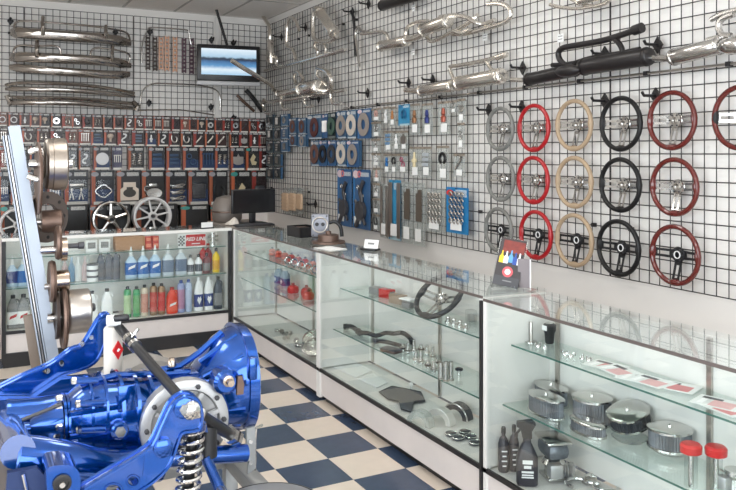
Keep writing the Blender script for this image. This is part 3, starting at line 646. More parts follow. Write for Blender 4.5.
tv = thing('television', 'flat television with a silver lower edge hung from the ceiling, showing a road scene', 'television', ((a.x + b_.x) / 2, TY, tz), R_(-8))
obj('housing', MB().rbox((0, 0.03, 0), (tw, 0.06, thh), 0.012), BLACKP, tv)
obj('screen', MB().box((0, -0.002, 0.012), (tw * 0.87, 0.006, thh * 0.72)), tv_material(), tv)
obj('speaker_bar', MB().rbox((0, 0.025, -thh / 2 - 0.028), (tw, 0.05, 0.05), 0.008), mat('silver_plastic', (186, 186, 188), 0.35), tv)
obj('wall_mount', MB().box((0, 0.09, 0.0), (0.12, 0.06, 0.12)), BLACK, tv)
obj('ceiling_pole', MB().tube([(0.02, 0.1, 0), (0.0, 0.12, thh / 2), (-0.13, 0.16, ZC - tz + 0.005)], 0.018, 8), BLACK, tv)
# ================================================================== steering wheels on the long wall
LEATH = {'grey': mat('grey_leather', (120, 120, 116), 0.5), 'red': mat('red_leather', (164, 18, 26), 0.35, coat=0.2), 'tan': mat('tan_leather', (166, 144, 118), 0.5),
         'black': mat('black_leather', (20, 19, 20), 0.42, spec=0.35), 'wood': mat('mahogany', (92, 27, 22), 0.2, var=0.3, scale=30, coat=0.6)}
def slot_spoke(a, r0, r1, w, dish):
    """flat spoke with a long slot, from the recessed hub out to the rim"""
    ca, sa = math.cos(a), math.sin(a); mb = MB()
    def pt(r, s):
        y = dish * (1 - (r - r0) / (r1 - r0)); return (r * ca - s * sa, y, r * sa + s * ca)
    for s0, s1 in ((-w, -w * 0.42), (w * 0.42, w)):
        q = [pt(r0, s0), pt(r1, s0 * 0.9), pt(r1, s1 * 0.9), pt(r0, s1)]
        mb.add(q + [(x, y + 0.004, z) for x, y, z in q], [(0, 1, 2, 3), (7, 6, 5, 4), (0, 4, 5, 1), (1, 5, 6, 2), (2, 6, 7, 3), (3, 7, 4, 0)])
    for ra, rb in ((r0, r0 + (r1 - r0) * 0.2), (r1 - (r1 - r0) * 0.22, r1)):
        q = [pt(ra, -w), pt(rb, -w * 0.92), pt(rb, w * 0.92), pt(ra, w)]
        mb.add(q + [(x, y + 0.004, z) for x, y, z in q], [(0, 1, 2, 3), (7, 6, 5, 4), (0, 4, 5, 1), (1, 5, 6, 2), (2, 6, 7, 3), (3, 7, 4, 0)])
    return mb
def steering_wheel(name, label, c, rotz, R, colr, spokes='chrome', two=None, group=None, rx=0.0):
    t = thing(name, label, 'steering wheel', c, rotz, group); t.rotation_euler = (rx, 0, rotz)
    m = LEATH[colr]; r = 0.0145
    rim = obj('rim', MB().tube(arc((0, 0, 0), R - r, 0, 354, 59), r, 10, closed=True), m, t)
    sm = SPCH if spokes == 'chrome' else BLACKP
    dish = 0.032
    for k, a in enumerate((R_(178), R_(2), R_(-90))):
        obj('spoke', slot_spoke(a, R * 0.2, R * 0.9, R * 0.145, dish), sm, t)
        # leather or wood thickening where the spoke meets the rim
        obj('grip_pad', MB().tube([((R - r - 0.006 + 0.05 * d * d) * math.cos(a + d), 0.002, (R - r - 0.006 + 0.05 * d * d) * math.sin(a + d)) for d in (-0.24, -0.12, 0, 0.12, 0.24)], [0.012, 0.017, 0.019, 0.017, 0.012], 8), LEATH[two] if two else m, t)
    obj('hub', MB().lathe([(R * 0.24, 0.0), (R * 0.26, 0.006), (R * 0.24, 0.012), (R * 0.13, 0.014), (R * 0.13, -0.012)], 20, Matrix.Rotation(PI / 2, 3, 'X'), (0, dish + 0.004, 0)), sm, t)
    for k in range(6):
        a = k * PI / 3; obj('hub_bolt', BOLT, DKGREY, t, (R * 0.19 * math.cos(a), dish - 0.008, R * 0.19 * math.sin(a)))
    obj('hub_ring', MB().lathe([(R * 0.1, 0.0), (R * 0.13, 0.0), (R * 0.13, 0.006), (R * 0.1, 0.006)], 16, Matrix.Rotation(PI / 2, 3, 'X'), (0, dish - 0.009, 0), ring=True), WHITEP if spokes != 'chrome' else STEEL, t)
    return t
BOLT = MB().lathe([(0.005, 0), (0.005, 0.004)], 6, Matrix.Rotation(PI / 2, 3, 'X')).mesh('hub_bolt')
SPCH = mat('spoke_chrome', (214, 213, 211), 0.1, 1.0)
WOFF = 0.09
rowsw = [('chrome', ('with chrome spokes in the top row', 'with chrome spokes in the middle row', 'with black spokes in the bottom row'))]
WH = {'grey': [(485, 514.7, 106.5, 151.4), (485.5, 515, 155.7, 202), (484, 512.6, 207, 253)],
      'red': [(516.7, 550.4, 103.5, 152.4), (516, 550, 155.7, 204.6), (518.8, 552.4, 209.8, 260)],
      'tan': [(554.5, 593, 98.8, 151.4), (555, 593, 155.7, 208.7), (555, 593, 213, 267.5)],
      'black': [(599, 642, 95.7, 151.8), (597, 642.8, 157, 212.8), (594.4, 642, 219, 277)],
      'wood': [(646, 697, 90, 150.7), (648, 699.9, 157, 216.8), (648.8, 700.4, 224, 286)]}
NAMES = {'grey': 'grey leather', 'red': 'bright red', 'tan': 'tan leather', 'black': 'black leather', 'wood': 'mahogany wood'}
for cn, l in WH.items():
    for k, (u0, u1, v0, v1) in enumerate(l):
        c = wp('r', (u0 + u1) / 2, (v0 + v1) / 2, WOFF)
        R = (wp('r', (u0 + u1) / 2, v0, WOFF).z - wp('r', (u0 + u1) / 2, v1, WOFF).z) / 2
        steering_wheel('steering_wheel', NAMES[cn] + ' steering wheel ' + rowsw[0][1][k], c, -PI / 2, R, cn, 'chrome' if k < 2 else 'black', group='steering wheels on the grid')
c = wp('r', 741, 117.5, WOFF)
steering_wheel('steering_wheel', 'two tone steering wheel of brown wood with black grips', c, -PI / 2, 0.172, 'wood', 'chrome', 'black', 'steering wheels on the grid')
# ================================================================== carded goods on the long wall
def big_good(key, mb, d, m): GOODS[key] = (mb.mesh('product'), d, m)
b = MB().lathe([(0.2, 0), (0.46, 0), (0.46, 0.05), (0.2, 0.05)], 22, MY, ring=True)
big_good('gasket', b, 'a large round gasket', mat('gasket_tan', (168, 158, 150), 0.4, 0.3))
b = MB()
for k in range(10): b.lathe([(0.05, 0), (0.09, 0), (0.09, 0.07), (0.05, 0.07)], 8, MY, (0.4 * math.cos(k * PI / 5) * (0.55 if k % 2 else 1), 0, 0.46 * math.sin(k * PI / 5) * (0.55 if k % 2 else 1)), ring=True)
for k in range(5): b.box((-0.3 + 0.15 * k, -0.02, 0.05 * (-1) ** k), (0.05, 0.06, 0.2))
big_good('bits', b, 'many small chrome bolts and washers', STEEL)
b = MB().tube(smooth([(-0.3, 0, -0.7), (-0.1, 0, -0.4), (-0.2, 0, -0.1), (0.1, 0, 0.1), (0.0, 0, 0.4), (0.2, 0, 0.7)]), 0.08, 8).lathe([(0.05, -0.1), (0.3, -0.1), (0.3, 0.06), (0.1, 0.1)], 14, MY, (0.05, 0, -0.2)).tube([(-0.3, -0.02, 0.1), (0.35, -0.02, -0.6)], 0.06, 6)
big_good('linkage', b, 'a dark linkage kit', DKGREY)
b = MB().tube([(-0.25, 0, -1), (-0.25, 0, 1)], 0.12, 8).tube([(0.25, 0, -1), (0.25, 0, 1)], 0.12, 8)
big_good('tubes', b, 'two long steel tubes', STEEL)
b = MB().prism([(-0.3, -0.9), (-0.3, 0.7), (-0.1, 0.7), (-0.1, 0.9), (0.3, 0.9), (0.3, -0.9)], -0.06, 0.02)
big_good('plate', b, 'a long notched metal plate', mat('brown_plate', (104, 94, 84), 0.5, 0.4))
b = MB()
for i in range(4):
    for j in range(5): b.tube(arc((-0.3 + 0.2 * i, 0, -0.4 + 0.2 * j), 0.07, 0, 300, 8), 0.03, 5)
big_good('links', b, 'rows of looped chrome links', STEEL)
b = MB().lathe([(0.0, -0.4), (0.16, -0.38), (0.2, -0.1), (0.1, 0.0), (0.16, 0.1), (0.1, 0.4), (0.0, 0.42)], 12)
big_good('valve', b, 'a small fuel valve', mat('dull_brass', (150, 110, 80), 0.4, 0.6))
b = MB().tube(arc((0, 0, 0.1), 0.28, -60, 240, 14), 0.1, 8)
big_good('loop', b, 'a black rubber loop', BLACKP)
# far small cards next to the corner
for ci, u in enumerate((269.5, 277, 284.5)):
    for ri in range(5):
        v = 121 + ri * 13 + (0 if ci != 2 else -1)
        if ci == 2 and ri > 2: continue
        pack('r', u - 3.4, v - 6, u + 3.4, v + 6, 'dkgreen' if ci < 2 else 'blue', ('rings', 'bolts', 'washer', 'plates', 'springs')[(ri + ci) % 5], 'on the long wall by the corner', off=0.09, goodcol=STEEL)
for u0, v0, u1, v1, st, g, gc in (
    (289, 118, 296.5, 134, 'blue', 'gasket', mat('brown_gasket', (110, 78, 70), 0.6)), (289, 134.5, 296.5, 146, 'blue', 'gasket', MATS['brown_gasket']), (298, 118, 306, 134, 'blue', 'gasket', MATS['brown_gasket']), (298, 134.5, 306, 147, 'blue', 'gasket', None),
    (307.5, 114.5, 322, 139, 'blue', 'gasket', mat('dark_red_gasket', (92, 48, 46), 0.5)), (322.5, 114, 327.5, 138, 'deepblue', 'bolts', None), (328, 112.5, 335.5, 138.5, 'dkgreen', 'gasket', mat('green_gasket', (70, 96, 84), 0.6)), (337, 111, 346, 138.5, 'blue', 'gasket', None), (346.8, 110, 356.4, 138.5, 'blue', 'gasket', mat('cream_gasket', (206, 196, 184), 0.6)), (357.5, 108.8, 371, 138.5, 'deepblue', 'gasket', None),
    (311, 140.5, 319, 166, 'blue', 'gasket', MATS['brown_gasket']), (319.5, 140.5, 327, 166, 'deepblue', 'gasket', BLACKP), (328, 140.5, 336, 166, 'deepblue', 'gasket', DKGREY), (337, 140.5, 346, 166, 'blue', 'gasket', MATS['cream_gasket']), (346.8, 140.5, 359, 167, 'deepblue', 'gasket', None)):
    pack('r', u0, v0, u1, v1, st, g, 'on the long wall near the corner', off=0.09, goodcol=gc, gs=1.08, gdesc=('a %s' % (gc.name.replace('_', ' ').replace(' gasket', '') + ' round gasket') if gc else None))
for u0, v0, u1, v1 in ((337.5, 169, 352, 226), (353, 169.5, 370.5, 229)):
    p = pack('r', u0, v0, u1, v1, 'deepblue', 'linkage', 'hanging low by the counter', off=0.1, gs=0.85, kind='long card', name='carded_kit', gz=-0.08, sparse=True)
    c0 = [x for x in p.children if x.name.startswith('card')][0]
    H = c0.scale.z; W = c0.scale.x
    obj('emblem', MB().lathe([(0.02, 0), (0.035, 0), (0.035, 0.003), (0.02, 0.003)], 16, MY, (-W * 0.12, -0.006, H * 0.42), ring=True), mat('pale_red', (214, 120, 124), 0.5), p)
    obj('instruction_sheet', MB().box((-W * 0.2, -0.008, -H * 0.36), (W * 0.4, 0.002, H * 0.12)), PAPER, p)
    for k, z in enumerate((0.2, 0.05, -0.2)): obj('small_part', MB().tube(arc((W * (0.1 if k % 2 else -0.15), -0.012, H * z), 0.02, 0, 320, 8), 0.006, 6), CHROME, p)
# dangling pale fittings in clear bags
bagn = 0
for u0, v0, u1, v1, g, gc in (
    (372, 108.5, 381, 121, 'washer', mat('pinkish', (190, 150, 140), 0.5)), (372, 122, 381, 137, 'bits', CHROME), (372, 139, 380.5, 152, 'rings', CHROME), (372, 153.5, 380.5, 166, 'bits', WHITEP), (373, 168, 381, 182, 'valve', MATS['pinkish']), (373, 183.5, 380, 197, 'rings', CHROME), (373, 198.5, 380, 213, 'bits', CHROME), (373, 214.5, 379.5, 230, 'hose', None),
    (383.5, 107, 389.3, 124, 'tri', WHITEP), (389.8, 107, 396, 126, 'valve', mat('amber', (170, 112, 60), 0.4)), (384, 131, 393, 151, 'plates', mat('steel_blue', (100, 136, 170), 0.4)), (393.5, 131, 400, 150, 'plug', WHITEP), (400.5, 131, 408, 150, 'bracket', STEEL),
    (384, 154, 390.5, 173, 'valve', mat('blue_anodised', (50, 110, 170), 0.3, 0.5)), (391, 154, 397.5, 173, 'loop', None), (398, 154, 408, 173, 'rings', mat('magenta_fit', (166, 60, 96), 0.35, 0.4)),
    (410.3, 104, 420, 134.5, 'valve', None), (422.5, 103.5, 433, 135, 'valve', mat('navy_fit', (50, 60, 120), 0.35, 0.4)), (438.5, 101.5, 450, 134.5, 'valve', mat('copper_fit', (168, 92, 76), 0.35, 0.5)),
    (410, 147, 420.5, 177, 'plug', MATS['pale_bracket']), (421, 147, 431.5, 177, 'plates', mat('pale_fit', (170, 176, 182), 0.4)), (437.5, 146, 449, 180, 'loop', None), (454, 154, 465, 177, 'lever', CHROME),
    (451, 100.5, 457, 113, 'bits', CHROME), (458, 99, 465.5, 122, 'bits', STEEL), (458, 123, 464.5, 149, 'bits', CHROME)):
    bagn += 1
    p = pack('r', u0, v0, u1, v1, 'grey', g, 'in a hanging clear bag', off=0.09, goodcol=gc, gs=0.85, gz=0.08, kind='header card', name='bagged_part', cat='bag', cm=BAG, sparse=True)
    c0 = [x for x in p.children if x.name.startswith('card')][0]; H, W = c0.scale.z, c0.scale.x
    c0.name = 'bag'
    obj('paper_tag', MB().box((W * 0.1, -0.014, -H * 0.3), (W * 0.5, 0.002, H * 0.26)), PAPER, p)
    obj('header', MB().box((0, -0.003, H * 0.5 - 0.008), (W, 0.008, 0.02)), mat('header_grey', (140, 130, 118), 0.6), p)
    p['label'] = 'clear bag on the long wall holding %s in %s' % (GOODS[g][1], (gc or GOODS[g][2]).name.replace('_', ' '))
    p['group'] = 'small parts in clear bags'
pack('r', 398.5, 104.5, 409.8, 125.5, 'sky', 'loop', 'among the clear bags', off=0.1, goodcol=mat('teal_part', (20, 90, 130), 0.4), sparse=True)
for u0, v0, u1, v1, st, g, gd in ((380.5, 184, 388.5, 238, 'grey', 'tubes', None), (389, 180, 401, 240, 'sky', 'tubes', 'two long steel tubes at its edges'), (402, 182, 413.3, 243, 'grey', 'plate', None), (413.8, 183, 425, 246, 'grey', 'plate', None), (425.7, 189, 445, 232, 'grey', 'links', None), (446.5, 187.5, 468.6, 233.5, 'redhead', 'links', None)):
    p = pack('r', u0, v0, u1, v1, st, g, 'low above the counter', off=0.08, gs=0.9 if g == 'links' else 0.55, kind='long card', name='carded_kit', gz=0.06, cm=BAG if st == 'grey' else None, gdesc=gd, sparse=True)
    c0 = [x for x in p.children if x.name.startswith('card')][0]; H, W = c0.scale.z, c0.scale.x
    q = [x for x in p.children if x.name.startswith('product')][0]
    if g in ('tubes',): q.scale = (W * 1.35, 0.03, H * 0.46); q.location.z = 0
    if g == 'plate': q.scale = (W * 0.85, 0.03, H * 0.28); q.location.z = H * 0.14
    obj('paper_tag', MB().box((0, -0.014, -H * 0.33), (W * 0.5, 0.002, H * 0.2)), PAPER, p)
# pale parts in bags hanging in the corner above the counter
for u0, u1 in ((283.5, 290), (290.5, 297), (297.5, 303.5)):
    p = pack('r', u0, 188, u1, 214, 'grey', 'pad', 'in the corner above the counter', off=0.14, goodcol=mat('peach_part', (212, 182, 152), 0.5), kind='clear bag', name='bagged_part', cat='bag', cm=BAG, gs=1.2, gdesc='peach coloured pad', sparse=True)
# ================================================================== exhaust systems hung on the long wall
def exhaust(label, parts, m=CHROME):
    """parts: (name, [(u, v, off)...], radius in px or list, smooth?)"""
    allp = [wp('r', *q) for _, pts, *_ in parts for q in pts]
    c = sum(allp, Vector()) / len(allp)
    t = thing('exhaust_system', label, 'exhaust', c)
    for nm, pts, r, *o in parts:
        mm = o[0] if o else m
        P = [tuple(wp('r', *q)) for q in pts]
        px1 = (wp('r', pts[0][0], pts[0][1], pts[0][2]).z - wp('r', pts[0][0], pts[0][1] + 1, pts[0][2]).z)
        if nm in ('canister', 'ball', 'tip'):
            a, b = Vector(P[0]) - c, Vector(P[-1]) - c; d = b - a; rr_ = r * px1
            pr = [0, 0.012, 0.03, 0.97, 0.988, 1.0]; rd = [0.7, 0.92, 1, 1, 0.92, 0.7]
            if nm == 'ball': pr = [0, 0.15, 0.35, 0.65, 0.85, 1]; rd = [0.3, 0.75, 1, 1, 0.75, 0.3]
            if nm == 'tip': rd = [1] * 6
            n = 18; mb = MB().tube([a + d * x for x in pr], [rr_ * x for x in rd], n)
            if nm == 'canister':
                o_ = obj(nm, mb, mm, t); 
                for s in (0.06, 0.94): obj('seam_band', MB().tube([a + d * (s - 0.01), a + d * (s + 0.01)], rr_ * 1.06, n), mm, o_)
                continue
            obj(nm, mb, mm, t)
        else:
            obj(nm, MB().tube([Vector(p) - c for p in smooth(P, 4)], r * px1, 10), mm, t)
    return t
SIL = mat('silver_exhaust', (234, 229, 221), 0.24, 0.96, var=0.08, scale=20)
BLKEX = mat('black_exhaust_paint', (30, 27, 28), 0.35)
F = 0.12
exhaust('silver exhaust header with three upright pipes and one muffler near the corner', [
    ('tail_pipe', [(259.5, 9, F), (264, 18, F), (269, 27, F), (270, 38, F), (268.5, 50, F), (268, 62, F)], 2.0),
    ('canister', [(270, 40, F + .03), (271.5, 64, F + .03)], 3.6),
    ('elbow', [(271, 56, F), (276, 57, F), (277, 62, F), (275, 69, F)], 1.7),
    ('collector_pipe', [(265, 70.5, F), (285, 66, F), (315, 58, F), (345, 49.5, F)], 1.5),
    ('hooked_pipe', [(299, 30, F + .1), (296, 22, F + .08), (291.5, 17.5, F + .04), (288, 22, F), (286.8, 37, F), (287.5, 47, F), (293, 50, F), (296, 59, F)], 1.9),
    ('canister', [(320, 11, F + .1), (334.5, 34, F + .1)], 5.5),
    ('loop_pipe', [(322, 9, F + .05), (315.5, 9, F), (313, 20, F), (313.5, 36, F), (318, 41, F), (330, 41, F + .05), (337, 36, F + .08)], 2.2),
    ('down_pipe', [(316, 42, F), (314.5, 47, F), (318, 52, F), (316, 58, F)], 1.8),
    ('down_pipe', [(322, 43, F), (326, 48, F), (325, 55, F)], 1.8)], SIL)
exhaust('silver exhaust with a long tail pipe crossing the television and hanging header loops', [
    ('tail_pipe', [(231.5, 60.5, .86), (245, 69, .68), (262, 79, .42), (270, 84, .26), (274, 90, F), (281, 93, F)], 2.4),
    ('canister', [(277, 94, F + .02), (300, 90, F + .02)], 3.0),
    ('canister', [(301, 90, F + .06), (319, 86.5, F + .06)], 6.6),
    ('loop_pipe', [(296, 84, F), (294, 76, F), (297, 72, F + .05), (303, 78, F + .05), (301, 84, F)], 1.7),
    ('loop_pipe', [(318, 68, F), (326, 71, F + .06), (331, 79, F + .06), (330, 90, F + .03), (322, 91, F)], 2.3),
    ('loop_pipe', [(318, 68, F), (317, 76, F), (324, 82, F), (328, 86, F)], 2.0),
    ('flange_rail', [(262, 103, F), (285, 100, F), (315, 95.5, F), (345, 90, F)], 1.4),
    ('header_loop', [(264, 99, F), (263, 106, F), (265, 112, F), (271, 113, F)], 1.7),
    ('header_loop', [(282, 96, F), (281, 104, F), (284, 109, F), (290, 109, F)], 1.7),
    ('header_loop', [(306, 95, F), (304, 101, F), (307, 106, F), (313, 106, F)], 1.7),
    ('header_loop', [(331, 88, F), (331, 98, F), (334, 103.5, F), (341, 103.5, F)], 1.8)], SIL)
exhaust('silver twin canister exhaust with tangled header tubes and a hooked end', [
    ('canister', [(380, 46.5, F), (408, 40.5, F)], 5.4),
    ('canister', [(422, 30.5, F + .06), (449, 20.5, F + .06)], 6.6),
    ('inlet_pipe', [(361, 34, F), (372, 33, F), (383, 32, F), (387.5, 36, F), (388, 42, F)], 1.6),
    ('loop_pipe', [(407, 40, F), (406, 32, F), (409, 26, F), (418, 22, F), (428, 21, F)], 2.0),
    ('loop_pipe', [(408, 40, F + .05), (418, 37, F + .05), (423, 34, F + .05)], 3.0),
    ('loop_pipe', [(425, 33, F), (430, 41, F), (437, 40, F), (450, 33, F + .03), (462, 27, F + .04), (472, 20, F + .04), (478, 15, F)], 2.0),
    ('loop_pipe', [(440, 17, F + .04), (452, 15.5, F + .05), (466, 17, F + .05), (475, 22, F + .04), (484, 24, F), (495, 20, F)], 2.2),
    ('hooked_pipe', [(488, 4, F), (498, 3.5, F), (507, 6, F), (511, 13, F), (508, 20, F), (498, 25, F), (484, 29, F), (465, 34, F), (452, 34, F)], 2.3),
    ('cross_pipe', [(455, 31, F + .04), (462, 33, F + .04), (470, 29, F + .02)], 2.4)], SIL)
exhaust('silver exhaust with two canisters in line and one pipe bracing above', [
    ('canister', [(420, 91, F), (453, 85.5, F)], 5.8), ('canister', [(457, 84, F + .02), (503, 75.5, F + .02)], 7.4),
    ('inlet_pipe', [(405.5, 90, F), (413, 90.5, F), (421, 91, F)], 2.6),
    ('top_pipe', [(454, 80, F), (451, 73, F), (450, 67, F), (458, 65.5, F), (478, 62, F), (494, 58, F), (507, 53.5, F)], 2.0),
    ('brace_pipe', [(486, 61, F), (489, 66, F), (493, 70, F), (500, 70, F), (504, 72, F)], 1.8),
    ('tip', [(497, 57.5, F), (506, 54.5, F)], 3.0)], SIL)
exhaust('black painted exhaust with two long canisters and a tubular handle above', [
    ('canister', [(526.5, 80, F), (578, 69, F)], 6.4), ('canister', [(581, 67.5, F), (651, 56, F)], 8.4),
    ('ball', [(556, 72, F + .05), (580, 70, F + .05)], 6.0),
    ('inlet_pipe', [(511.5, 79.5, F), (520, 80, F), (528, 80, F)], 2.3, SIL),
    ('top_pipe', [(566, 66, F), (560, 60, F), (558.5, 53, F), (563, 48, F), (575, 45.5, F), (605, 40, F), (640, 28.5, F)], 3.0),
    ('brace_pipe', [(613, 38, F), (618, 42, F), (622, 49, F), (622, 55, F)], 2.8),
    ('tip', [(634, 30.5, F), (642, 27.5, F)], 5.2),
    ('saddle', [(552, 65, F), (570, 64, F), (590, 58, F), (615, 54, F), (640, 49, F)], 2.2)], BLKEX)
exhaust('bright polished exhaust with a single canister, bell collector and upper pipes', [
    ('canister', [(671, 58, F), (722, 45, F)], 8.4), ('inlet_pipe', [(647, 57.5, F), (655, 58, F), (670, 58.5, F)], 3.4),
    ('ball', [(719, 47.5, F + .03), (752, 43, F + .03)], 9.0),
    ('loop_pipe', [(731, 36, F), (722, 34.5, F), (718.5, 27, F), (722, 19, F), (734, 14, F)], 3.4),
    ('upper_pipe', [(711, 20, F), (722, 14, F), (740, 9, F)], 2.8), ('upper_pipe', [(707, 40, F), (716, 37.5, F), (730, 36, F)], 2.4)], CHROME)
exhaust('black painted muffler at the very top of the long wall', [('canister', [(381, 6, F), (417, -5, F)], 5.2), ('outlet_pipe', [(416, -5, F), (425, -8, F), (436, -9, F)], 2.0)], BLKEX)
exhaust('bundle of chrome header tubes hanging at the top of the grid', [
    ('header_tube', [(550, 4.5, F), (562, 7.5, F), (580, 8.5, F), (600, 5, F), (610, 0, F)], 1.8), ('header_tube', [(568, -3, F), (580, 3, F), (594, 6.5, F), (606, 3, F)], 2.0), ('canister', [(577, 2, F + .03), (606, -6, F + .03)], 4.0)], SIL)
rod('slim black tyre lever with a chrome hook hanging between exhausts', 'r', [(351, 11, .1), (353.5, 18, .1), (354.5, 30, .1), (355, 44, .1), (355.5, 56, .1)], 0.016, BLACKP, 'tyre_lever', 'tool')
rod('bent chrome handle hanging beside the black tyre lever', 'r', [(368, 32, .1), (361, 31, .1), (358, 27, .1), (355.5, 34, .1), (357.5, 50, .1), (359.5, 67, .1)], 0.014, CHROME, 'crank_handle', 'handle')
# paper price tags hooked on the grid
for u, v, l in ((485, 37, 'below the tangled silver headers'), (560.5, 38, 'beside the black exhaust handle'), (413, 52, 'under the silver canister'), (557, 43, None), (413.5, 8, 'near the top black muffler')):
    if l is None: continue
    c = wp('r', u, v, 0.05)
    t = thing('price_tag', 'small white price tag hooked on the grid ' + l, 'tag', c, -PI / 2)
    obj('paper', MB().box((0, 0, 0), (0.06, 0.002, 0.055)), PAPER, t)
    for k in range(2): obj('printed_line', MB().box((0, -0.0015, 0.012 - 0.02 * k), (0.04, 0.001, 0.006)), GREY, t)
    obj('hook', HOOK, WIRE, t, (0, 0, 0.025), None, (0.03, 0.008, 0.03))
# ================================================================== goods in the glass cases
def onb(u, z, Y): p = at(u, 200, Y=Y); return (p.x, Y, z), p.z - at(u, 201, Y=Y).z
def onr(u, z, X): p = at(u, 200, X=X); return (X, p.y, z), p.z - at(u, 201, X=X).z
def ons(u, v, z, x0=2.15, x1=2.46):
    p = at(u, v, Z=z); d = sY * p.x + cY * p.y
    if not x0 <= p.x <= x1:
        X = min(max(p.x, x0), x1); p = at(u, v, X=X); p.z = z; d = sY * p.x + cY * p.y
    return (p.x, p.y, z), d / FPX
def lab_mat(name, base, band):
    """label print: base colour with a lettering-like band"""
    m = mat(name, base, 0.45); return m
def bottle(label, pos, w, h, body, cap, labm=None, shape='round', group=None, rotz=0.0, neck=0.35, mark=None, cat='bottle'):
    t = thing('bottle', label, cat, pos, rotz, group)
    r = w / 2; n = 14 if shape == 'round' else 4
    if shape == 'can':
        prof = [(r * .9, 0), (r, 0.01), (r, h * .84), (r * .75, h * .9), (r * .3, h * .92)]
        obj('body', MB().lathe(prof, 16), body, t)
        obj('cap', MB().lathe([(r * .42, h * .9), (r * .46, h * .91), (r * .46, h * .985), (r * .38, h)], 12), cap, t)
    elif shape == 'funnel':
        obj('body', MB().loft_z([(0, r * .92, r * .62), (0.01, r, r * .7), (h * .52, r, r * .7), (h * .62, r * .62, r * .5), (h * .7, r * .3, r * .3)]), body, t)
        obj('cap', MB().lathe([(r * .3, h * .69), (r * .34, h * .7), (r * .26, h * .85), (r * .12, h * .97), (r * .08, h)], 10), cap, t)
    elif shape == 'jug':
        obj('body', MB().loft_z([(0, r * .92, r * .66), (0.01, r, r * .74), (h * .6, r, r * .74), (h * .78, r * .7, r * .6), (h * .9, r * .34, r * .34)]), body, t)
        obj('handle', MB().tube(smooth([(r * .55, 0, h * .6), (r * .95, 0, h * .72), (r * .8, 0, h * .84), (r * .2, 0, h * .86)]), r * .14, 8), body, t)
        obj('cap', MB().lathe([(r * .36, h * .89), (r * .38, h * .9), (r * .38, h * .99), (r * .32, h)], 12), cap, t)
    else:
        obj('body', MB().lathe([(r * .92, 0), (r, 0.008), (r, h * .62), (r * .7, h * .74), (r * neck, h * .8), (r * neck, h * .88)], n if n > 4 else 16), body, t)
        obj('cap', MB().lathe([(r * (neck + .08), h * .86), (r * (neck + .08), h * .97), (r * neck, h)], 12), cap, t)
    if labm:
        lh0, lh1 = h * .12, h * (.5 if shape != 'can' else .72)
        if shape in ('funnel', 'jug'):
            obj('label', MB().loft_z([(lh0, r * 1.02, r * .72 * (1 if shape == 'funnel' else 1.05)), (lh1, r * 1.02, r * .72 * (1 if shape == 'funnel' else 1.05))]), labm, t)
        else: obj('label', MB().lathe([(r * 1.015, lh0), (r * 1.015, lh1)], 16), labm, t)
        if mark and labm is not DKBLUE:
            y = -r * (.77 if shape in ('funnel', 'jug') else 1.02)
            obj('print', MB().prism([(-r * .62, lh0 + (lh1 - lh0) * .42), (r * .5, lh0 + (lh1 - lh0) * .62), (r * .62, lh0 + (lh1 - lh0) * .86), (-r * .5, lh0 + (lh1 - lh0) * .66)], y - 0.002, y), mark, t)
        elif mark:
            y = -r * (.77 if shape in ('funnel', 'jug') else 1.02)
            obj('print', MB().prism([(-r * .5, lh0 + (lh1 - lh0) * .55), (0, lh0 + (lh1 - lh0) * .2), (r * .5, lh0 + (lh1 - lh0) * .6), (r * .25, lh0 + (lh1 - lh0) * .85), (0, lh0 + (lh1 - lh0) * .7), (-r * .25, lh0 + (lh1 - lh0) * .85)], y - 0.002, y), mark, t)
    return t
def loft_z(s, secs, n=20):
    # secs: (z, rx, ry) rounded-box outlines
    vs = []; k = len(secs)
    for z, rx, ry in secs:
        for j in range(n):
            a = 2 * PI * j / n; ca, sa = math.cos(a), math.sin(a)
            vs.append((rx * math.copysign(abs(ca) ** .6, ca), ry * math.copysign(abs(sa) ** .6, sa), z))
    fs = [(i * n + j, i * n + (j + 1) % n, (i + 1) * n + (j + 1) % n, (i + 1) * n + j) for i in range(k - 1) for j in range(n)]
    return s.add(vs, fs + [tuple(range(n - 1, -1, -1)), tuple((k - 1) * n + j for j in range(n))])
MB.loft_z = loft_z
def box_thing(name, label, pos, d, m, cat='box', rotz=0.0, group=None, flap=None, lab=None):
    t = thing(name, label, cat, pos, rotz, group)
    obj('carton', MB().rbox((0, 0, d[2] / 2), d, min(d) * 0.03), m, t)
    obj('tape', MB().box((0, 0, d[2] + 0.0005), (d[0] * .96, d[1] * .16, 0.001)), flap or PAPER, t)
    if lab: obj('label', MB().box((0, -d[1] / 2 - 0.0006, d[2] * .55), (d[0] * .7, 0.001, d[2] * .5)), lab, t)
    return t
CLB = mat('clear_blue_bottle', (180, 205, 226), 0.25); DKBLUE = mat('dark_blue_label', (28, 52, 120), 0.4); MIDBLUE = mat('mid_blue_label', (42, 100, 170), 0.4)
SLATE = mat('slate_bottle', (52, 60, 74), 0.4); BRONZE = mat('bronze_can', (150, 120, 92), 0.35, 0.4)
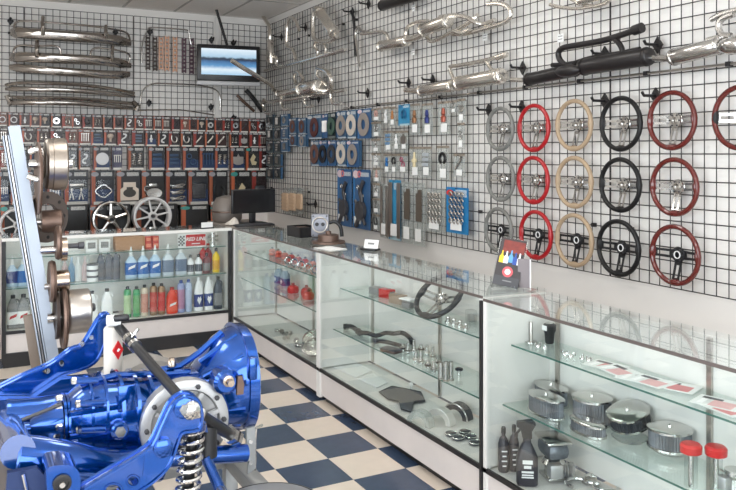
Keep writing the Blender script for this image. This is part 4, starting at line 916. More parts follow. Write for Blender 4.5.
# --- back case, top shelf
S1, S2 = 0.829, 0.594
p, k = onb(88, S1, 6.76)
for u, l in ((91, 'beside the white stack'), (104, 'beside the brown carton')):
    p, k = onb(u, S1, 6.76); box_thing('carton', 'small white printed carton on the glass shelf ' + l, p, (11.5 * k * .92, 0.07, 12 * k), PAPER, lab=GREY, flap=GREY)
p, k = onb(129, S1, 6.78); box_thing('carton', 'long plain brown cardboard carton on the top glass shelf', p, (31 * k * .92, 0.12, 13 * k), TAN, flap=mat('kraft_tape', (150, 110, 80), 0.5))
for i, u in enumerate((147.8, 155)):
    for j in range(2):
        p, k = onb(u, S1 + j * 6.3 * 0.0083, 6.76)
        box_thing('carton', 'small red carton stacked two by two beside the brown carton', p, (6.6 * k * .92, 0.06, 6.2 * k), mat('red_carton', (196, 60, 48), 0.5), group='little red cartons', lab=mat('pale_orange', (226, 140, 110), 0.5))
# sign lettered RED LINE
a, b_ = at(178, 240, Y=6.675), at(206, 240, Y=6.675); W = b_.x - a.x; zt = at(192, 233.5, Y=6.675).z
sg = thing('oil_sign', 'red oil sign with white lettering and black checkered ends, leaning in the case', 'sign', ((a.x + b_.x) / 2, 6.675, S1))
Hs = zt - S1
obj('board', MB().box((0, 0.004, Hs / 2), (W, 0.006, Hs)), PAPER, sg)
obj('red_field', MB().box((W * .13, -0.0005, Hs / 2), (W * .7, 0.003, Hs * .84)), RED, sg)
cm_, nn = MB(), 6
for i in range(4):
    for j in range(nn):
        if (i + j) % 2 == 0: cm_.box((-W * .46 + i * W * .055, -0.0005, Hs * (.14 + .72 * (j + .5) / nn)), (W * .055, 0.003, Hs * .12))
stuff(obj('checker', cm_, BLACK, sg))
tm_ = text_mesh('RED LINE', Hs * .36, 0.0008, 0.001, 0.25)
lt = obj('lettering', tm_, WHITEP, sg, (W * .13, -0.003, Hs * .58))
obj('underline', MB().box((W * .13, -0.0025, Hs * .25), (W * .3, 0.001, Hs * .07)), WHITEP, sg)
p, k = onb(213, S1, 6.72)
t = thing('chrome_fitting', 'chrome cross shaped fitting standing at the end of the sign', 'fitting', p)
obj('body', MB().tube([(0, 0, 0), (0, 0, 13 * k)], 0.018, 10), CHROME, t)
for z in (5, 9): obj('branch', MB().tube([(-5 * k, 0, z * k), (5 * k, 0, z * k)], 0.011, 8), CHROME, t)
for i, u in enumerate((12, 22.5)):
    p, k = onb(u, 0.594, 6.72); bottle('white bottle with a mid blue label behind the aluminium post', p, 10.5 * k, 31 * k, CLB, WHITEP, MIDBLUE if i else DKBLUE, 'funnel', 'bottles behind the post')
    p, k = onb(u + 1, BB + 0.006, 6.7); bottle('grey jug with a red and white label behind the aluminium post', p, 11.5 * k, 33 * k, GREY, DKGREY, PAPER, 'jug', 'jugs behind the post', mark=RED)
p, k = onb(75, 0.594, 6.74)
bx = thing('chemical_case', 'clear plastic wrapped pack of pink and blue bottles', 'pack', p)
obj('wrap', MB().rbox((0, 0, 14 * k), (26 * k, .12, 28 * k), 0.008), BAG, bx)
for i in range(4):
    q = obj('bottle', MB().lathe([(3 * k, 0), (3 * k, 14 * k), (1.1 * k, 19 * k), (1.1 * k, 24 * k)], 12), (PINK, LBLUE, WHITEP, PINK)[i], bx, (-9.5 * k + i * 6.3 * k, 0, 0.004))
# --- middle shelf
for u, l in ((100.5, ''), (108.5, ''), (116, '')):
    p, k = onb(u, S2, 6.72); bottle('black oil jug on the middle glass shelf', p, 7.6 * k, 28 * k, SLATE, BLACKP, DKGREY, 'jug', 'black oil jugs')
for j in range(3):
    p, k = onb(92.5, S2 + j * 6 * 0.0083, 6.68)
    t = thing('round_tub', 'white round tub in a stack of three beside the black jugs', 'tub', p, 0, 'white tubs in a stack')
    obj('tub', MB().lathe([(5 * k, 0), (5.4 * k, 0.004), (5.4 * k, 4 * k), (5 * k, 4.2 * k)], 18), WHITEP, t); obj('lid', MB().lathe([(5.7 * k, 4.2 * k), (5.7 * k, 5.7 * k), (5.2 * k, 5.9 * k)], 18), DKGREY, t)
for i, u in enumerate((131, 143, 155, 168, 181)):
    p, k = onb(u, S2, 6.70)
    bottle('white pointed spout bottle with a %s label on the middle shelf' % ('bright blue' if i < 3 else 'pale grey blue'), p, 11.5 * k, 31.5 * k, CLB if i < 3 else mat('pale_bottle', (196, 206, 214), 0.3), WHITEP, (MIDBLUE if i < 3 else mat('grey_blue_label', (96, 112, 136), 0.4)), 'funnel', 'spout bottles', mark=WHITEP if i < 3 else None)
for u, h, bm_, cp, lb, l in ((190.5, 19, WHITEP, BLACKP, SLATE, 'white bottle with a black cap and dark label'), (198.5, 19, WHITEP, BLACKP, SLATE, 'white bottle with a black cap and dark label'), (206.5, 20, mat('maroon_bottle', (110, 40, 48), 0.4), BLACKP, GREY, 'maroon bottle with a grey label and black cap'), (216, 24, YELLOW, BLACKP, mat('amber_label', (214, 160, 60), 0.4), 'bright yellow bottle with a black cap')):
    p, k = onb(u, S2, 6.70); bottle(l + ' at the end of the middle shelf', p, 7.4 * k, h * k, bm_, cp, lb, group='short bottles')
for u, c in ((203, RED), (208, mat('crimson', (150, 30, 40), 0.4))):
    p, k = onb(u, S2, 6.82); bottle('tall %s oil bottle behind the short bottles' % ('red' if c is RED else 'crimson'), p, 8 * k, 27 * k, c, RED, None)
# --- deck
D0 = BB + 0.006
for u, w_, h, bm_, cp, lb, sh_, l, mk in (
    (92, 12, 30, WHITEP, BLACKP, PAPER, 'jug', 'white jug with a black cap behind the shock absorber', None), (107, 12, 31, WHITEP, BLACKP, PAPER, 'jug', 'white jug with a black cap behind the shock absorber', None),
    (127.5, 8.4, 31, GREENP, BLACKP, mat('pale_green', (170, 196, 150), 0.4), 'can', 'green and cream spray can on the case floor', None), (136.5, 8.2, 30, GREENP, BLACKP, mat('lime_label', (96, 160, 96), 0.4), 'can', 'plain green spray can on the case floor', None),
    (144.5, 8.4, 31, mat('cream_can', (206, 192, 172), 0.4), BLACKP, mat('cream_red', (196, 140, 124), 0.4), 'can', 'cream spray can with a black cap', None), (153.5, 8.4, 32, BRONZE, BLACKP, mat('red_can_label', (186, 70, 60), 0.4), 'can', 'bronze spray can with a red label', None), (161.5, 8.4, 31, BRONZE, BLACKP, mat('red_can_label2', (190, 52, 48), 0.4), 'can', 'bronze spray can with a crimson label', None),
    (172, 12.5, 26, mat('orange_jug', (222, 66, 40), 0.4), mat('jug_cap', (180, 40, 30), 0.4), mat('orange_label', (226, 86, 60), 0.4), 'jug', 'orange red oil jug with white print', WHITEP), (181, 8.6, 32, mat('pale_blue_can', (150, 160, 200), 0.4), BLUEP, mat('pink_blue', (176, 130, 160), 0.4), 'can', 'pale can with a blue cap and pink label', None), (188.5, 8, 32, mat('white_blue_can', (176, 190, 214), 0.4), BLUEP, None, 'can', 'white and blue can with a blue cap', None),
    (198.5, 10, 33, WHITEP, WHITEP, DKBLUE, 'jug', 'white jug with a dark blue heart label', WHITEP), (208.5, 10, 33, WHITEP, WHITEP, DKBLUE, 'jug', 'white jug with a dark blue heart label', WHITEP), (218, 9.6, 32, SLATE, BLACKP, GREY, 'jug', 'dark grey jug with a pale label at the case end', None)):
    p, k = onb(u, D0, 6.68); bottle(l, p, w_ * k * .88, h * k, bm_, cp, lb, sh_, 'fluids on the case floor', mark=mk)
# --- corner case
K = 0
for i in range(7):
    y = 6.15 - i * 0.14
    t = thing('small_part', '%s moulded rubber part with a chrome tip on the upper shelf' % ('orange' if i % 2 else 'salmon pink'), 'part', (2.33, y, ZK1), 0.4 * i, 'rubber parts on the corner shelf'); t.scale = (.8, .8, .8)
    m_ = ORANGE if i % 2 else mat('salmon', (214, 130, 110), 0.5)
    obj('body', MB().lathe([(.03, 0), (.042, .01), (.03, .03), (.038, .05), (.02, .07)], 14), m_, t); obj('tip', MB().lathe([(.012, .069), (.014, .085), (.006, .09)], 10), CHROME, t)
for i in range(5):
    t = thing('chrome_clamp', 'chrome ring clamp at the front of the corner case shelf', 'clamp', (2.25, 5.6 - i * 0.13, ZK1), 0, 'chrome clamps')
    obj('ring', MB().tube(arc((0, 0, 0.03), 0.026, 0, 345, 14), 0.006, 8, closed=True), CHROME, t); obj('screw', MB().tube([(-.012, 0, .057), (.02, 0, .057)], .005, 6), STEEL, t)
t = thing('blue_canister', 'blue cylindrical canister with chrome ends lying on the shelf', 'canister', (2.3, 5.02, ZK1 + 0.03))
obj('body', MB().tube([(0, -.1, 0), (0, .1, 0)], .03, 16), BLUEP, t); obj('end_ring', MB().tube([(0, -.115, 0), (0, -.1, 0)], .024, 14), CHROME, t)
for i, (y, m_) in enumerate(((6.0, LBLUE), (5.86, LBLUE))):  # jugs stand in for oil case bottles mirrored in the front glass
    bottle('pale blue jug standing on the lower corner shelf', (2.33, y, ZK2), .09, .15, mat('reflected_jug_blue', (150, 168, 184), 0.35), WHITEP, DKBLUE, 'jug', 'jugs standing in for reflections', -PI / 2, mark=WHITEP)
for i in range(5):
    t = thing('red_cap', 'glossy red moulded cap with ribs on the lower corner shelf', 'cap', (2.3 + 0.05 * (i % 2), 5.62 - i * 0.15, ZK2), 0.5 * i, 'red caps'); t.scale = (.85, .85, .85)
    obj('cap', MB().lathe([(.05, 0), (.055, .02), (.05, .05), (.03, .065)], 18), RED, t); obj('boss', MB().lathe([(.016, .062), (.016, .085), (.01, .09)], 10), mat('dark_red', (120, 20, 24), .4), t)
for i in range(6):
    t = thing('chrome_fitting', 'chrome elbow fitting lying on the corner case floor', 'fitting', (2.22 + .04 * (i % 2), 5.75 - i * .12, ZD + .022), .7 * i, 'chrome elbows')
    obj('elbow', MB().tube(arc((0, 0, 0), .035, 0, 100, 6, 'xy'), .014, 10), CHROME, t); obj('collar', MB().tube([(.035, -.012, 0), (.035, .004, 0)], .019, 10), STEEL, t)
for i, (x, y, rz) in enumerate(((2.27, 5.14, .3), (2.2, 4.98, -.2))):
    t = thing('headlamp', '%s crumpled foil wrapped headlamp on the corner case floor' % ('upright' if i == 0 else 'tilted'), 'headlamp', (x, y, ZD + .07), rz); t.rotation_euler = (0.5, -0.6 + .3 * i, rz)
    obj('bowl', MB().lathe([(.01, -.05), (.045, -.045), (.07, -.02), (.08, .01), (.084, .02), (.06, .028), (.01, .034)], 20), mat('foil', (206, 202, 196), .22, 1.0, bump=.8, bscale=40), t)
    obj('rim', MB().tube(arc((0, 0, .018), .084, 0, 345, 22, 'xy'), .006, 8, closed=True), CHROME, t)
# --- middle case: upper shelf
for (u, v, m_, l, w_, h) in ((376.5, 294, GREY, 'grey', 9, 7), (387, 297.5, RED, 'bright red', 10, 8.5), (398, 303.5, mat('khaki_box', (150, 130, 110), .5), 'khaki', 12, 9)):
    p, k = ons(u, v, ZM1); box_thing('carton', l + ' flat carton on the upper shelf of the middle case', p, (9 * k, w_ * k * 1.5, h * k), m_, rotz=.25, flap=GREY, lab=GREY)
p, k = ons(408, 308, ZM1)
t = thing('clear_box', 'clear lidded plastic box beside the khaki carton', 'box', p, .2); obj('box', MB().rbox((0, 0, .025), (.06, .09, .05), .004), CLEAR, t); obj('lid', MB().rbox((0, 0, .053), (.064, .094, .008), .002), WHITEP, t); obj('contents', MB().rbox((0, 0, .018), (.045, .07, .03), .006), GREY, t)
LEATH['charcoal'] = mat('charcoal_leather', (44, 44, 46), .45)
p = at(439, 300, X=2.335)
sw = steering_wheel('steering_wheel', 'charcoal steering wheel with chrome spokes leaning inside the glass case', p, -PI / 2, .158, 'charcoal', 'chrome')
sw.rotation_euler = (R_(-46), 0, -PI / 2 + R_(12)); sw.location.z = ZM1 + .158 * math.cos(R_(46)) + .012
for i, (u, v) in enumerate(((448, 322), (454, 324), (460, 326), (466, 329))):
    p, k = ons(u, v, ZM1); t = thing('chrome_fitting', 'small chrome bolt on fitting beside the glass block', 'fitting', p, i, 'little chrome fittings')
    obj('base', MB().lathe([(.018, 0), (.018, .006), (.01, .008), (.01, .022), (.013, .024), (.012, .03)], 12), CHROME, t); obj('stud', MB().tube([(0, 0, .01), (.03, 0, .014)], .005, 8), STEEL, t)
p, k = ons(471, 321, ZM1); t = thing('clear_box', 'tall clear glass block at the end of the upper shelf', 'box', p); obj('block', MB().rbox((0, 0, .03), (.045, .05, .06), .003), CLEAR, t); obj('core', MB().rbox((0, 0, .02), (.03, .03, .035), .004), ALU, t)
# middle case: lower shelf
def strap(label, pts, z, r, m_, buckle):
    P = [Vector(ons(u, v, z)[0]) + Vector((0, 0, r + dz)) for u, v, dz in pts]; c = P[len(P) // 2].copy(); c.z = z
    t = thing('rubber_strap', label, 'strap', c)
    Q = [Vector(x) for x in smooth([tuple(q - c) for q in P], 4)]
    obj('band', MB().tube(Q, r, 8), m_, t)
    for q in (Q[0], Q[-1]): obj('end_clip', MB().rbox(q, (.03, .03, r * 2.2), .004), buckle, t)
strap('flat black rubber strap with square ends at the shelf end', [(346, 329, 0), (352, 331, .012), (358, 333.5, 0)], ZM2, .016, BLACKP, BLACKP)
strap('long black rubber strap snaking along the lower shelf', [(360, 335, 0), (368, 337, .01), (376, 338, 0), (386, 337, .012), (394, 339, .02), (402, 337, .03), (409, 339, .02), (412, 343, 0)], ZM2, .0145, BLACKP, BLACKP)
strap('short grey and black strap folded on the lower shelf', [(376, 343, 0), (384, 345, .008), (394, 346, 0), (402, 348, 0)], ZM2, .013, BLACKP, DKGREY)
for i, (u, v) in enumerate(((403, 351), (408, 353), (414, 353), (421, 352), (427, 355), (433, 359), (437, 365), (416, 362), (421, 364), (428, 368), (434, 372))):
    p, k = ons(u, v, ZM2); t = thing('chrome_fitting', 'chrome hose fitting with a collar on the lower shelf', 'fitting', p, i * .8, 'chrome hose fittings'); t.scale = (1.3, 1.3, 1.3)
    obj('barrel', MB().lathe([(.009, 0), (.011, .002), (.011, .022), (.007, .024), (.007, .034 + .012 * (i % 3))], 12), CHROME, t); obj('collar', MB().lathe([(.016, .01), (.016, .018)], 6), STEEL if i % 3 else BLACKP, t)
for i, (u, v, h) in enumerate(((441, 379, .085), (446, 381, .1), (451, 380, .095))):
    p, k = ons(u, v, ZM2); t = thing('chrome_tube', '%s upright chrome tube near the shelf standard' % ('shortest', 'tallest', 'middle height')[i], 'tube', p)
    obj('tube', MB().lathe([(.013, 0), (.013, h), (.01, h), (.01, h - .01)], 14), CHROME, t); obj('foot', MB().lathe([(.018, 0), (.018, .006), (.013, .008)], 14), STEEL, t)
p, k = ons(459, 376, ZM2); t = thing('black_knob', 'small black mushroom knob on a chrome stem', 'knob', p); obj('stem', MB().lathe([(.007, 0), (.007, .03)], 10), CHROME, t); obj('head', MB().lathe([(.01, .026), (.022, .032), (.022, .04), (.01, .046)], 14), BLACKP, t)
p, k = ons(391, 352, ZM2); t = thing('tin_tray', 'flat rusty brown tin on the lower shelf', 'tray', p, .3); obj('tray', MB().rbox((0, 0, .008), (.07, .12, .016), .004), RUSTY, t); obj('lid', MB().rbox((0, 0, .019), (.074, .124, .005), .002), DKGREY, t)
# middle case: floor
def sheet(name, label, px, z, th, m_, cat, lift=0.0, extra=None):
    P = [Vector(ons(u, v, z, 2.13, 2.465)[0]) for u, v in px]; c = sum(P, Vector()) / len(P); k = len(P)
    t = thing(name, label, cat, (c.x, c.y, z))
    vs = [(q.x - c.x, q.y - c.y, 0.001 + lift * ((i % 3) / 2)) for i, q in enumerate(P)]
    mb = MB().add(vs + [(x, y, zz + th) for x, y, zz in vs], [tuple(range(k)), tuple(range(2 * k - 1, k - 1, -1))] + [(i, (i + 1) % k, k + (i + 1) % k, k + i) for i in range(k)])
    obj('sheet', mb, m_, t)
    if extra: obj('edge_band', MB().tube([Vector(v) + Vector((0, 0, th)) for v in vs], .003, 6, closed=True), extra, t)
    return t
sheet('rubber_mat', 'dark grey cut rubber floor mat lying in the case', [(379, 393), (392, 388), (404, 391), (421, 393), (425, 403), (414, 404), (411, 413), (401, 411), (399, 404), (388, 400)], ZD, .006, DKGREY, 'mat', .01, BLACKP)
sheet('paper_sheet', 'white paper sheet lying flat at the case end', [(331, 366), (352, 361), (372, 371), (356, 378)], ZD, .001, PAPER, 'paper', 0, WHITEP)
sheet('paper_sheet', 'white paper strip beside the rubber mat', [(358, 379), (373, 374), (388, 383), (377, 388)], ZD, .001, PAPER, 'paper', 0, WHITEP)
def arc_shell(label, u, v, R, a0, a1, w_, m_, rz, band=None):
    p, k = ons(u, v, ZD); t = thing('pulley_cover', label, 'cover', p, rz); t.rotation_euler = (PI / 2, 0, rz)
    mb = MB(); A = arc((0, 0, 0), R, a0, a1, 14, 'xy'); B2 = arc((0, 0, 0), R * .62, a0, a1, 14, 'xy'); n = len(A)
    vs = [(x, y, 0) for x, y, z in A] + [(x, y, w_) for x, y, z in A] + [(x, y, w_) for x, y, z in B2]
    vs += [(x * .97, y * .97, 0) for x, y, z in A] + [(x * .97, y * .97, w_ - .003) for x, y, z in A] + [(x, y, w_ - .003) for x, y, z in B2]
    fs = []
    for i in range(n - 1):
        for r in (0, 1): fs.append((r * n + i, r * n + i + 1, (r + 1) * n + i + 1, (r + 1) * n + i))
        for r in (3, 4): fs.append((r * n + i + 1, r * n + i, (r + 1) * n + i, (r + 1) * n + i + 1))
        fs.append((2 * n + i, 2 * n + i + 1, 5 * n + i + 1, 5 * n + i)); fs.append((i, 3 * n + i, 3 * n + i + 1, i + 1))
    for e in (0, n - 1):
        fs += [(e, n + e, 4 * n + e, 3 * n + e), (n + e, 2 * n + e, 5 * n + e, 4 * n + e)]
    mb.add(vs, fs); obj('shell', mb, m_, t)
    obj('edge_bead', MB().tube([(x, y, w_) for x, y, z in A], .004, 8), band or m_, t)
arc_shell('clear plastic curved belt cover on the case floor', 424, 423, .075, 0, 180, .05, BAG, -1.2, CLEAR)
arc_shell('chrome curved belt cover on the case floor', 444, 421, .078, 0, 180, .055, mat('bright_cover', (226, 224, 220), .3, .6), -1.2)
arc_shell('dark curved belt cover with a silver bead on the case floor', 461, 416, .08, 0, 180, .06, DKGREY, -1.2, CHROME)
for i, (u, v) in enumerate(((451, 435), (458, 439), (465, 433), (471, 438), (475, 444))):
    p, k = ons(u, v, ZD); t = thing('dark_disc', 'dark round hub disc with a chrome ring on the case floor', 'disc', p, 0, 'dark hub discs'); t.location.z += .002
    obj('disc', MB().lathe([(.03, 0), (.032, .003), (.03, .009), (.012, .012)], 18), DKGREY, t); obj('ring', MB().tube(arc((0, 0, .008), .03, 0, 345, 18, 'xy'), .003, 6, closed=True), CHROME, t)
p, k = ons(411, 389, ZD); t = thing('white_knob', 'little white knob standing behind the rubber mat', 'knob', p); obj('stem', MB().lathe([(.006, 0), (.006, .02)], 8), WHITEP, t); obj('head', MB().lathe([(.008, .018), (.014, .024), (.012, .036), (.004, .04)], 12), WHITEP, t)
# --- right case: upper shelf
p, k = ons(531, 342, Z1); t = thing('gear_lever', 'upright chrome gear lever with a base plate', 'lever', p); obj('shaft', MB().lathe([(.008, .004), (.008, .09), (.006, .095)], 12), STEEL, t); obj('base_plate', MB().lathe([(.03, 0), (.03, .004), (.012, .006)], 16), CHROME, t)
p, k = ons(549.5, 343.5, Z1); t = thing('shift_knob', 'black pistol shift knob with a chrome button plate', 'knob', p); obj('grip', MB().lathe([(.016, 0), (.02, .004), (.024, .05), (.03, .062), (.03, .088), (.02, .094)], 16), BLACKP, t); obj('button_plate', MB().lathe([(.018, .093), (.018, .097), (.008, .099)], 14), CHROME, t); obj('badge', MB().box((-.03, 0, .075), (.004, .03, .022)), WHITEP, t)
for i, (u, v) in enumerate(((538, 347), (545, 348.5), (565, 355), (571, 357), (582, 359), (589, 361))):
    p, k = ons(u, v, Z1); t = thing('chrome_fitting', 'tiny chrome wing nut on the sticker shelf', 'fitting', p, i * .9, 'wing nuts'); obj('nut', MB().lathe([(.012, 0), (.012, .006), (.008, .012)], 10), CHROME, t)
    for s in (-1, 1): obj('wing', MB().rbox((s * .014, 0, .012), (.014, .004, .016), .001), CHROME, t)
for i, (u, v, rz) in enumerate(((606, 366, .2), (618, 371, -.15), (640, 379, .3), (651, 382, .1), (676, 387, .35), (718, 404, .3), (727, 409, -.1))):
    p, k = ons(u, v, Z1, 2.3, 2.41); t = thing('sticker_pack', 'flat %s sticker pack in clear film on the upper shelf' % ('pink and white' if i % 2 else 'red and white'), 'pack', (p[0], p[1], Z1 + .001 * (i % 2)), rz, 'sticker packs')
    obj('film', MB().box((0, 0, .002), (.12, .16, .002)), mat('film_white', (212, 216, 214), .3), t); obj('red_panel', MB().box((-.012, -.02, .0034), (.07, .08, .001)), PINK if i % 2 else mat('soft_red', (196, 120, 122), .5), t)
    obj('dark_strip', MB().box((.035, .03, .0034), (.02, .07, .001)), DKGREY, t); obj('white_strip', MB().box((-.012, .05, .0036), (.06, .02, .001)), WHITEP, t)
# right case: air cleaners on the lower shelf
PLEAT = mat('filter_mesh', (116, 120, 126), .4, .6, var=.3, scale=120)
def air_cleaner(label, u, v, rx, ry, h, rz=0.0, tilt=(0, 0), lift=0.0, gauze=PLEAT, z=Z2):
    p, k = ons(u, v, z, 2.28 if ry > .05 else 2.2, 2.41); t = thing('air_cleaner', label, 'air filter', (p[0], p[1], z + lift), rz, 'chrome air cleaners'); t.rotation_euler = (tilt[0], tilt[1], rz)
    n = 40
    def ov(z, f): return [(rx * f * math.copysign(abs(math.cos(2 * PI * j / n)) ** .8, math.cos(2 * PI * j / n)), ry * f * math.sin(2 * PI * j / n), z) for j in range(n)]
    def stack(rs):
        mb = MB(); vs = [q for zz, f in rs for q in ov(zz, f)]; kk = len(rs)
        fs = [(i * n + j, i * n + (j + 1) % n, (i + 1) * n + (j + 1) % n, (i + 1) * n + j) for i in range(kk - 1) for j in range(n)]
        return mb.add(vs, fs + [tuple(range(n - 1, -1, -1)), tuple((kk - 1) * n + j for j in range(n))])
    obj('base_plate', stack([(0, .96), (.003, 1.02), (.012, 1.02), (.013, .95)]), CHROME, t)
    # pleated element
    mb = MB(); n2 = 80; vs = []
    for zz in (.012, h - .012):
        for j in range(n2):
            f = .95 if j % 2 else .9; a = 2 * PI * j / n2; vs.append((rx * f * math.copysign(abs(math.cos(a)) ** .8, math.cos(a)), ry * f * math.sin(a), zz))
    mb.add(vs, [(j, (j + 1) % n2, n2 + (j + 1) % n2, n2 + j) for j in range(n2)]); obj('pleated_element', mb, gauze, t)
    obj('top_plate', stack([(h - .013, .95), (h - .012, 1.02), (h - .004, 1.02), (h, .9), (h + .002, .4)]), CHROME, t)
    obj('wing_nut', MB().lathe([(.008, h), (.008, h + .008), (.004, h + .012)], 10), CHROME, t)
    return t
air_cleaner('oval chrome air cleaner with tall gauze behind a matching one', 551, 403, .05, .098, .085)
air_cleaner('oval chrome air cleaner standing in front of its twin', 546, 415, .052, .1, .088)
air_cleaner('tall drum shaped chrome air cleaner with a wing nut', 592, 423, .08, .082, .115)
air_cleaner('low oval chrome air cleaner in front of the tall drum', 588, 437, .046, .09, .055)
air_cleaner('round chrome air cleaner with black gauze tilted on its clear bowl', 631, 436, .082, .082, .065, 0, (-.0, -.32), .05, mat('black_gauze', (58, 60, 64), .5, .4, var=.4, scale=140))
air_cleaner('round chrome air cleaner with pale pleats by the red capped tubes', 670, 446, .08, .08, .082, 0, (0, 0), .02)
for u, v, l in ((630, 441, 'under the tilted air cleaner'), (670, 450, 'under the pale pleated air cleaner')):
    p, k = ons(u, v, Z2, 2.28, 2.41); t = thing('clear_bowl', 'clear plastic bowl ' + l, 'bowl', p); obj('bowl', MB().lathe([(.03, 0), (.055, .004), (.07, .018), (.068, .018), (.053, .007), (.01, .004)], 22), CLEAR, t); obj('rim', MB().tube(arc((0, 0, .018), .07, 0, 345, 24, 'xy'), .0025, 6, closed=True), CLEAR, t)
for u, v, h in ((691, 496, .15), (716, 489, .148)):
    p, k = ons(u, v, Z2, 2.23, 2.4); t = thing('capped_tube', 'clear and chrome tube with a wide red cap', 'tube', p, 0, 'red capped tubes')
    obj('tube', MB().lathe([(.02, 0), (.021, .003), (.021, h - .03)], 16), CLEAR, t); obj('core_rod', MB().lathe([(.009, .002), (.009, h - .03)], 12), CHROME, t)
    obj('cap', MB().lathe([(.03, h - .034), (.036, h - .03), (.037, h - .008), (.03, h), (.01, h + .002)], 20), RED, t)
p, k = ons(735, 490, Z2, 2.22, 2.4); t = thing('carburettor', 'small chrome carburettor beside the red capped tubes', 'carburettor', p); obj('throat', MB().lathe([(.022, 0), (.022, .04), (.034, .055), (.034, .07)], 16), CHROME, t); obj('bowl', MB().rbox((-.03, .02, .025), (.035, .04, .045), .006), ALU, t); obj('linkage', MB().tube([(.0, -.03, .03), (.0, .06, .05)], .004, 6), STEEL, t)
# right case: floor
TINT = mat('smoked_bottle', (54, 50, 56), .3)
for i, (u, v, h, w_) in enumerate(((495, 463, .2, .034), (503.5, 471, .2, .05), (514, 470, .205, .046))):
    p, k = ons(u, v, ZD, 2.14, 2.46); bottle(('slim dark pump bottle against the case end', 'dark pump bottle with white lettering', 'dark pump bottle behind the trigger bottle')[i], p, w_, h, TINT, BLACKP, None, rotz=-.48)
    b_o = [o for o in col.objects if o.name.startswith('bottle') and o.parent is None][-1]
    for q in range(4): obj('lettering', MB().box((0, -w_ / 2 - .0006, h * (.16 + .11 * q)), (w_ * (.5 if q % 2 else .36), .001, h * .03)), WHITEP, b_o)
p, k = ons(527, 484, ZD, 2.17, 2.46)
t = thing('spray_bottle', 'large dark trigger spray bottle with white lettering', 'bottle', p, -.6); t.scale = (1.42, 1.42, 1.42)
obj('body', MB().loft_z([(0, .03, .02), (.006, .033, .022), (.085, .033, .022), (.11, .022, .016), (.13, .012, .012), (.145, .012, .012)]), TINT, t)
obj('trigger_head', MB().prism([(-.014, .143), (-.02, .172), (-.032, .178), (-.03, .19), (.016, .196), (.026, .186), (.014, .165), (.014, .143)], -.012, .012), BLACKP, t)
obj('trigger', MB().tube([(-.018, 0, .17), (-.03, 0, .155), (-.032, 0, .14)], .004, 6), BLACKP, t)
for q, (z, w_, h) in enumerate(((.075, .03, .012), (.06, .022, .009), (.045, .036, .006), (.036, .034, .004), (.029, .036, .004))): obj('lettering', MB().box((0, -.0228, z), (w_, .001, h)), WHITEP, t)
p, k = ons(553, 477, ZD, 2.28, 2.46)
t = thing('carburettor_kit', 'chrome carburettor topped with a square gauze air filter', 'carburettor', p, -.3); t.scale = (1.25, 1.25, 1.25)
obj('flange', MB().rbox((0, 0, .006), (.07, .09, .012), .003), CHROME, t); obj('body', MB().lathe([(.03, .01), (.03, .04), (.042, .055), (.03, .07)], 16), CHROME, t)
obj('float_bowl', MB().rbox((-.01, -.04, .04), (.05, .04, .05), .008), ALU, t); obj('filter', MB().rbox((0, 0, .105), (.085, .12, .06), .025), PLEAT, t); obj('filter_lid', MB().rbox((0, 0, .138), (.092, .126, .012), .005), CHROME, t)
p, k = ons(566, 476, ZD, 2.3, 2.46); t = thing('fan_rotor', 'small finned alloy rotor beside the carburettor', 'rotor', p); obj('hub', MB().lathe([(.014, 0), (.014, .05), (.008, .055)], 12), ALU, t)
for q in range(9): obj('fin', MB().box((.026 * math.cos(q * .7), .026 * math.sin(q * .7), .03), (.03, .004, .05), Matrix.Rotation(q * .7, 3, 'Z')), ALU, t)
for i, (u, v, R) in enumerate(((578, 486, .05), (594, 482, .045), (606, 489, .05))):
    p, k = ons(u, v, ZD, 2.2, 2.46); t = thing('chrome_bracket', 'curved chrome bracket lying on the floor of the filter case', 'bracket', p, .9 * i, 'curved chrome brackets')
    obj('strap', MB().tube(arc((0, 0, .012), R, 0, 200, 12, 'xy'), .008, 8), CHROME, t); obj('foot', MB().rbox((R, 0, .006), (.03, .03, .012), .002), CHROME, t)
# ================================================================== things on top of the cases
mo = thing('computer_monitor', 'black flat computer monitor seen from behind its stand', 'monitor', (at(253.5, 210, Y=6.78).x, 6.78, .995), R_(4))
a, b_ = at(231, 210, Y=6.78), at(276, 210, Y=6.78); mw = b_.x - a.x; mz0 = at(253, 213, Y=6.78).z - .995; mz1 = at(253, 189, Y=6.78).z - .995
obj('panel', MB().rbox((0, 0, (mz0 + mz1) / 2), (mw, .03, mz1 - mz0), .006), BLACKP, mo); obj('bezel', MB().box((0, -.016, (mz0 + mz1) / 2), (mw * .95, .003, (mz1 - mz0) * .9)), mat('dark_screen', (18, 19, 22), .12), mo)
obj('stand_neck', MB().rbox((0, .03, mz0 / 2 + .02), (.06, .03, mz0 + .04), .006), BLACKP, mo); obj('stand_foot', MB().rbox((0, .01, .008), (.24, .16, .016), .006), BLACKP, mo)
t = thing('computer_keyboard', 'black keyboard lying in front of the monitor', 'keyboard', (2.33, 6.61, .995)); obj('tray', MB().rbox((0, 0, .008), (.36, .1, .016), .004), BLACKP, t); obj('keys', MB().rbox((0, 0, .018), (.33, .08, .006), .002), DKGREY, t)
t = thing('card_stand', 'small white business card holder on the oil case', 'card holder', tuple(at(207, 228, Z=1.0)), .2); t.location.z = .996; obj('cards', MB().box((0, 0, .028), (.1, .02, .05)), PAPER, t); obj('tray', MB().box((0, 0, .005), (.11, .04, .01)), BLACKP, t)
t = thing('cloth_bundle', 'crumpled white cloth beside the monitor', 'cloth', (2.17, 6.74, .995)); t.scale = (.7, .7, .7); b2 = MB().lathe([(.05, 0), (.085, .02), (.07, .06), (.03, .085), (.01, .09)], 14)
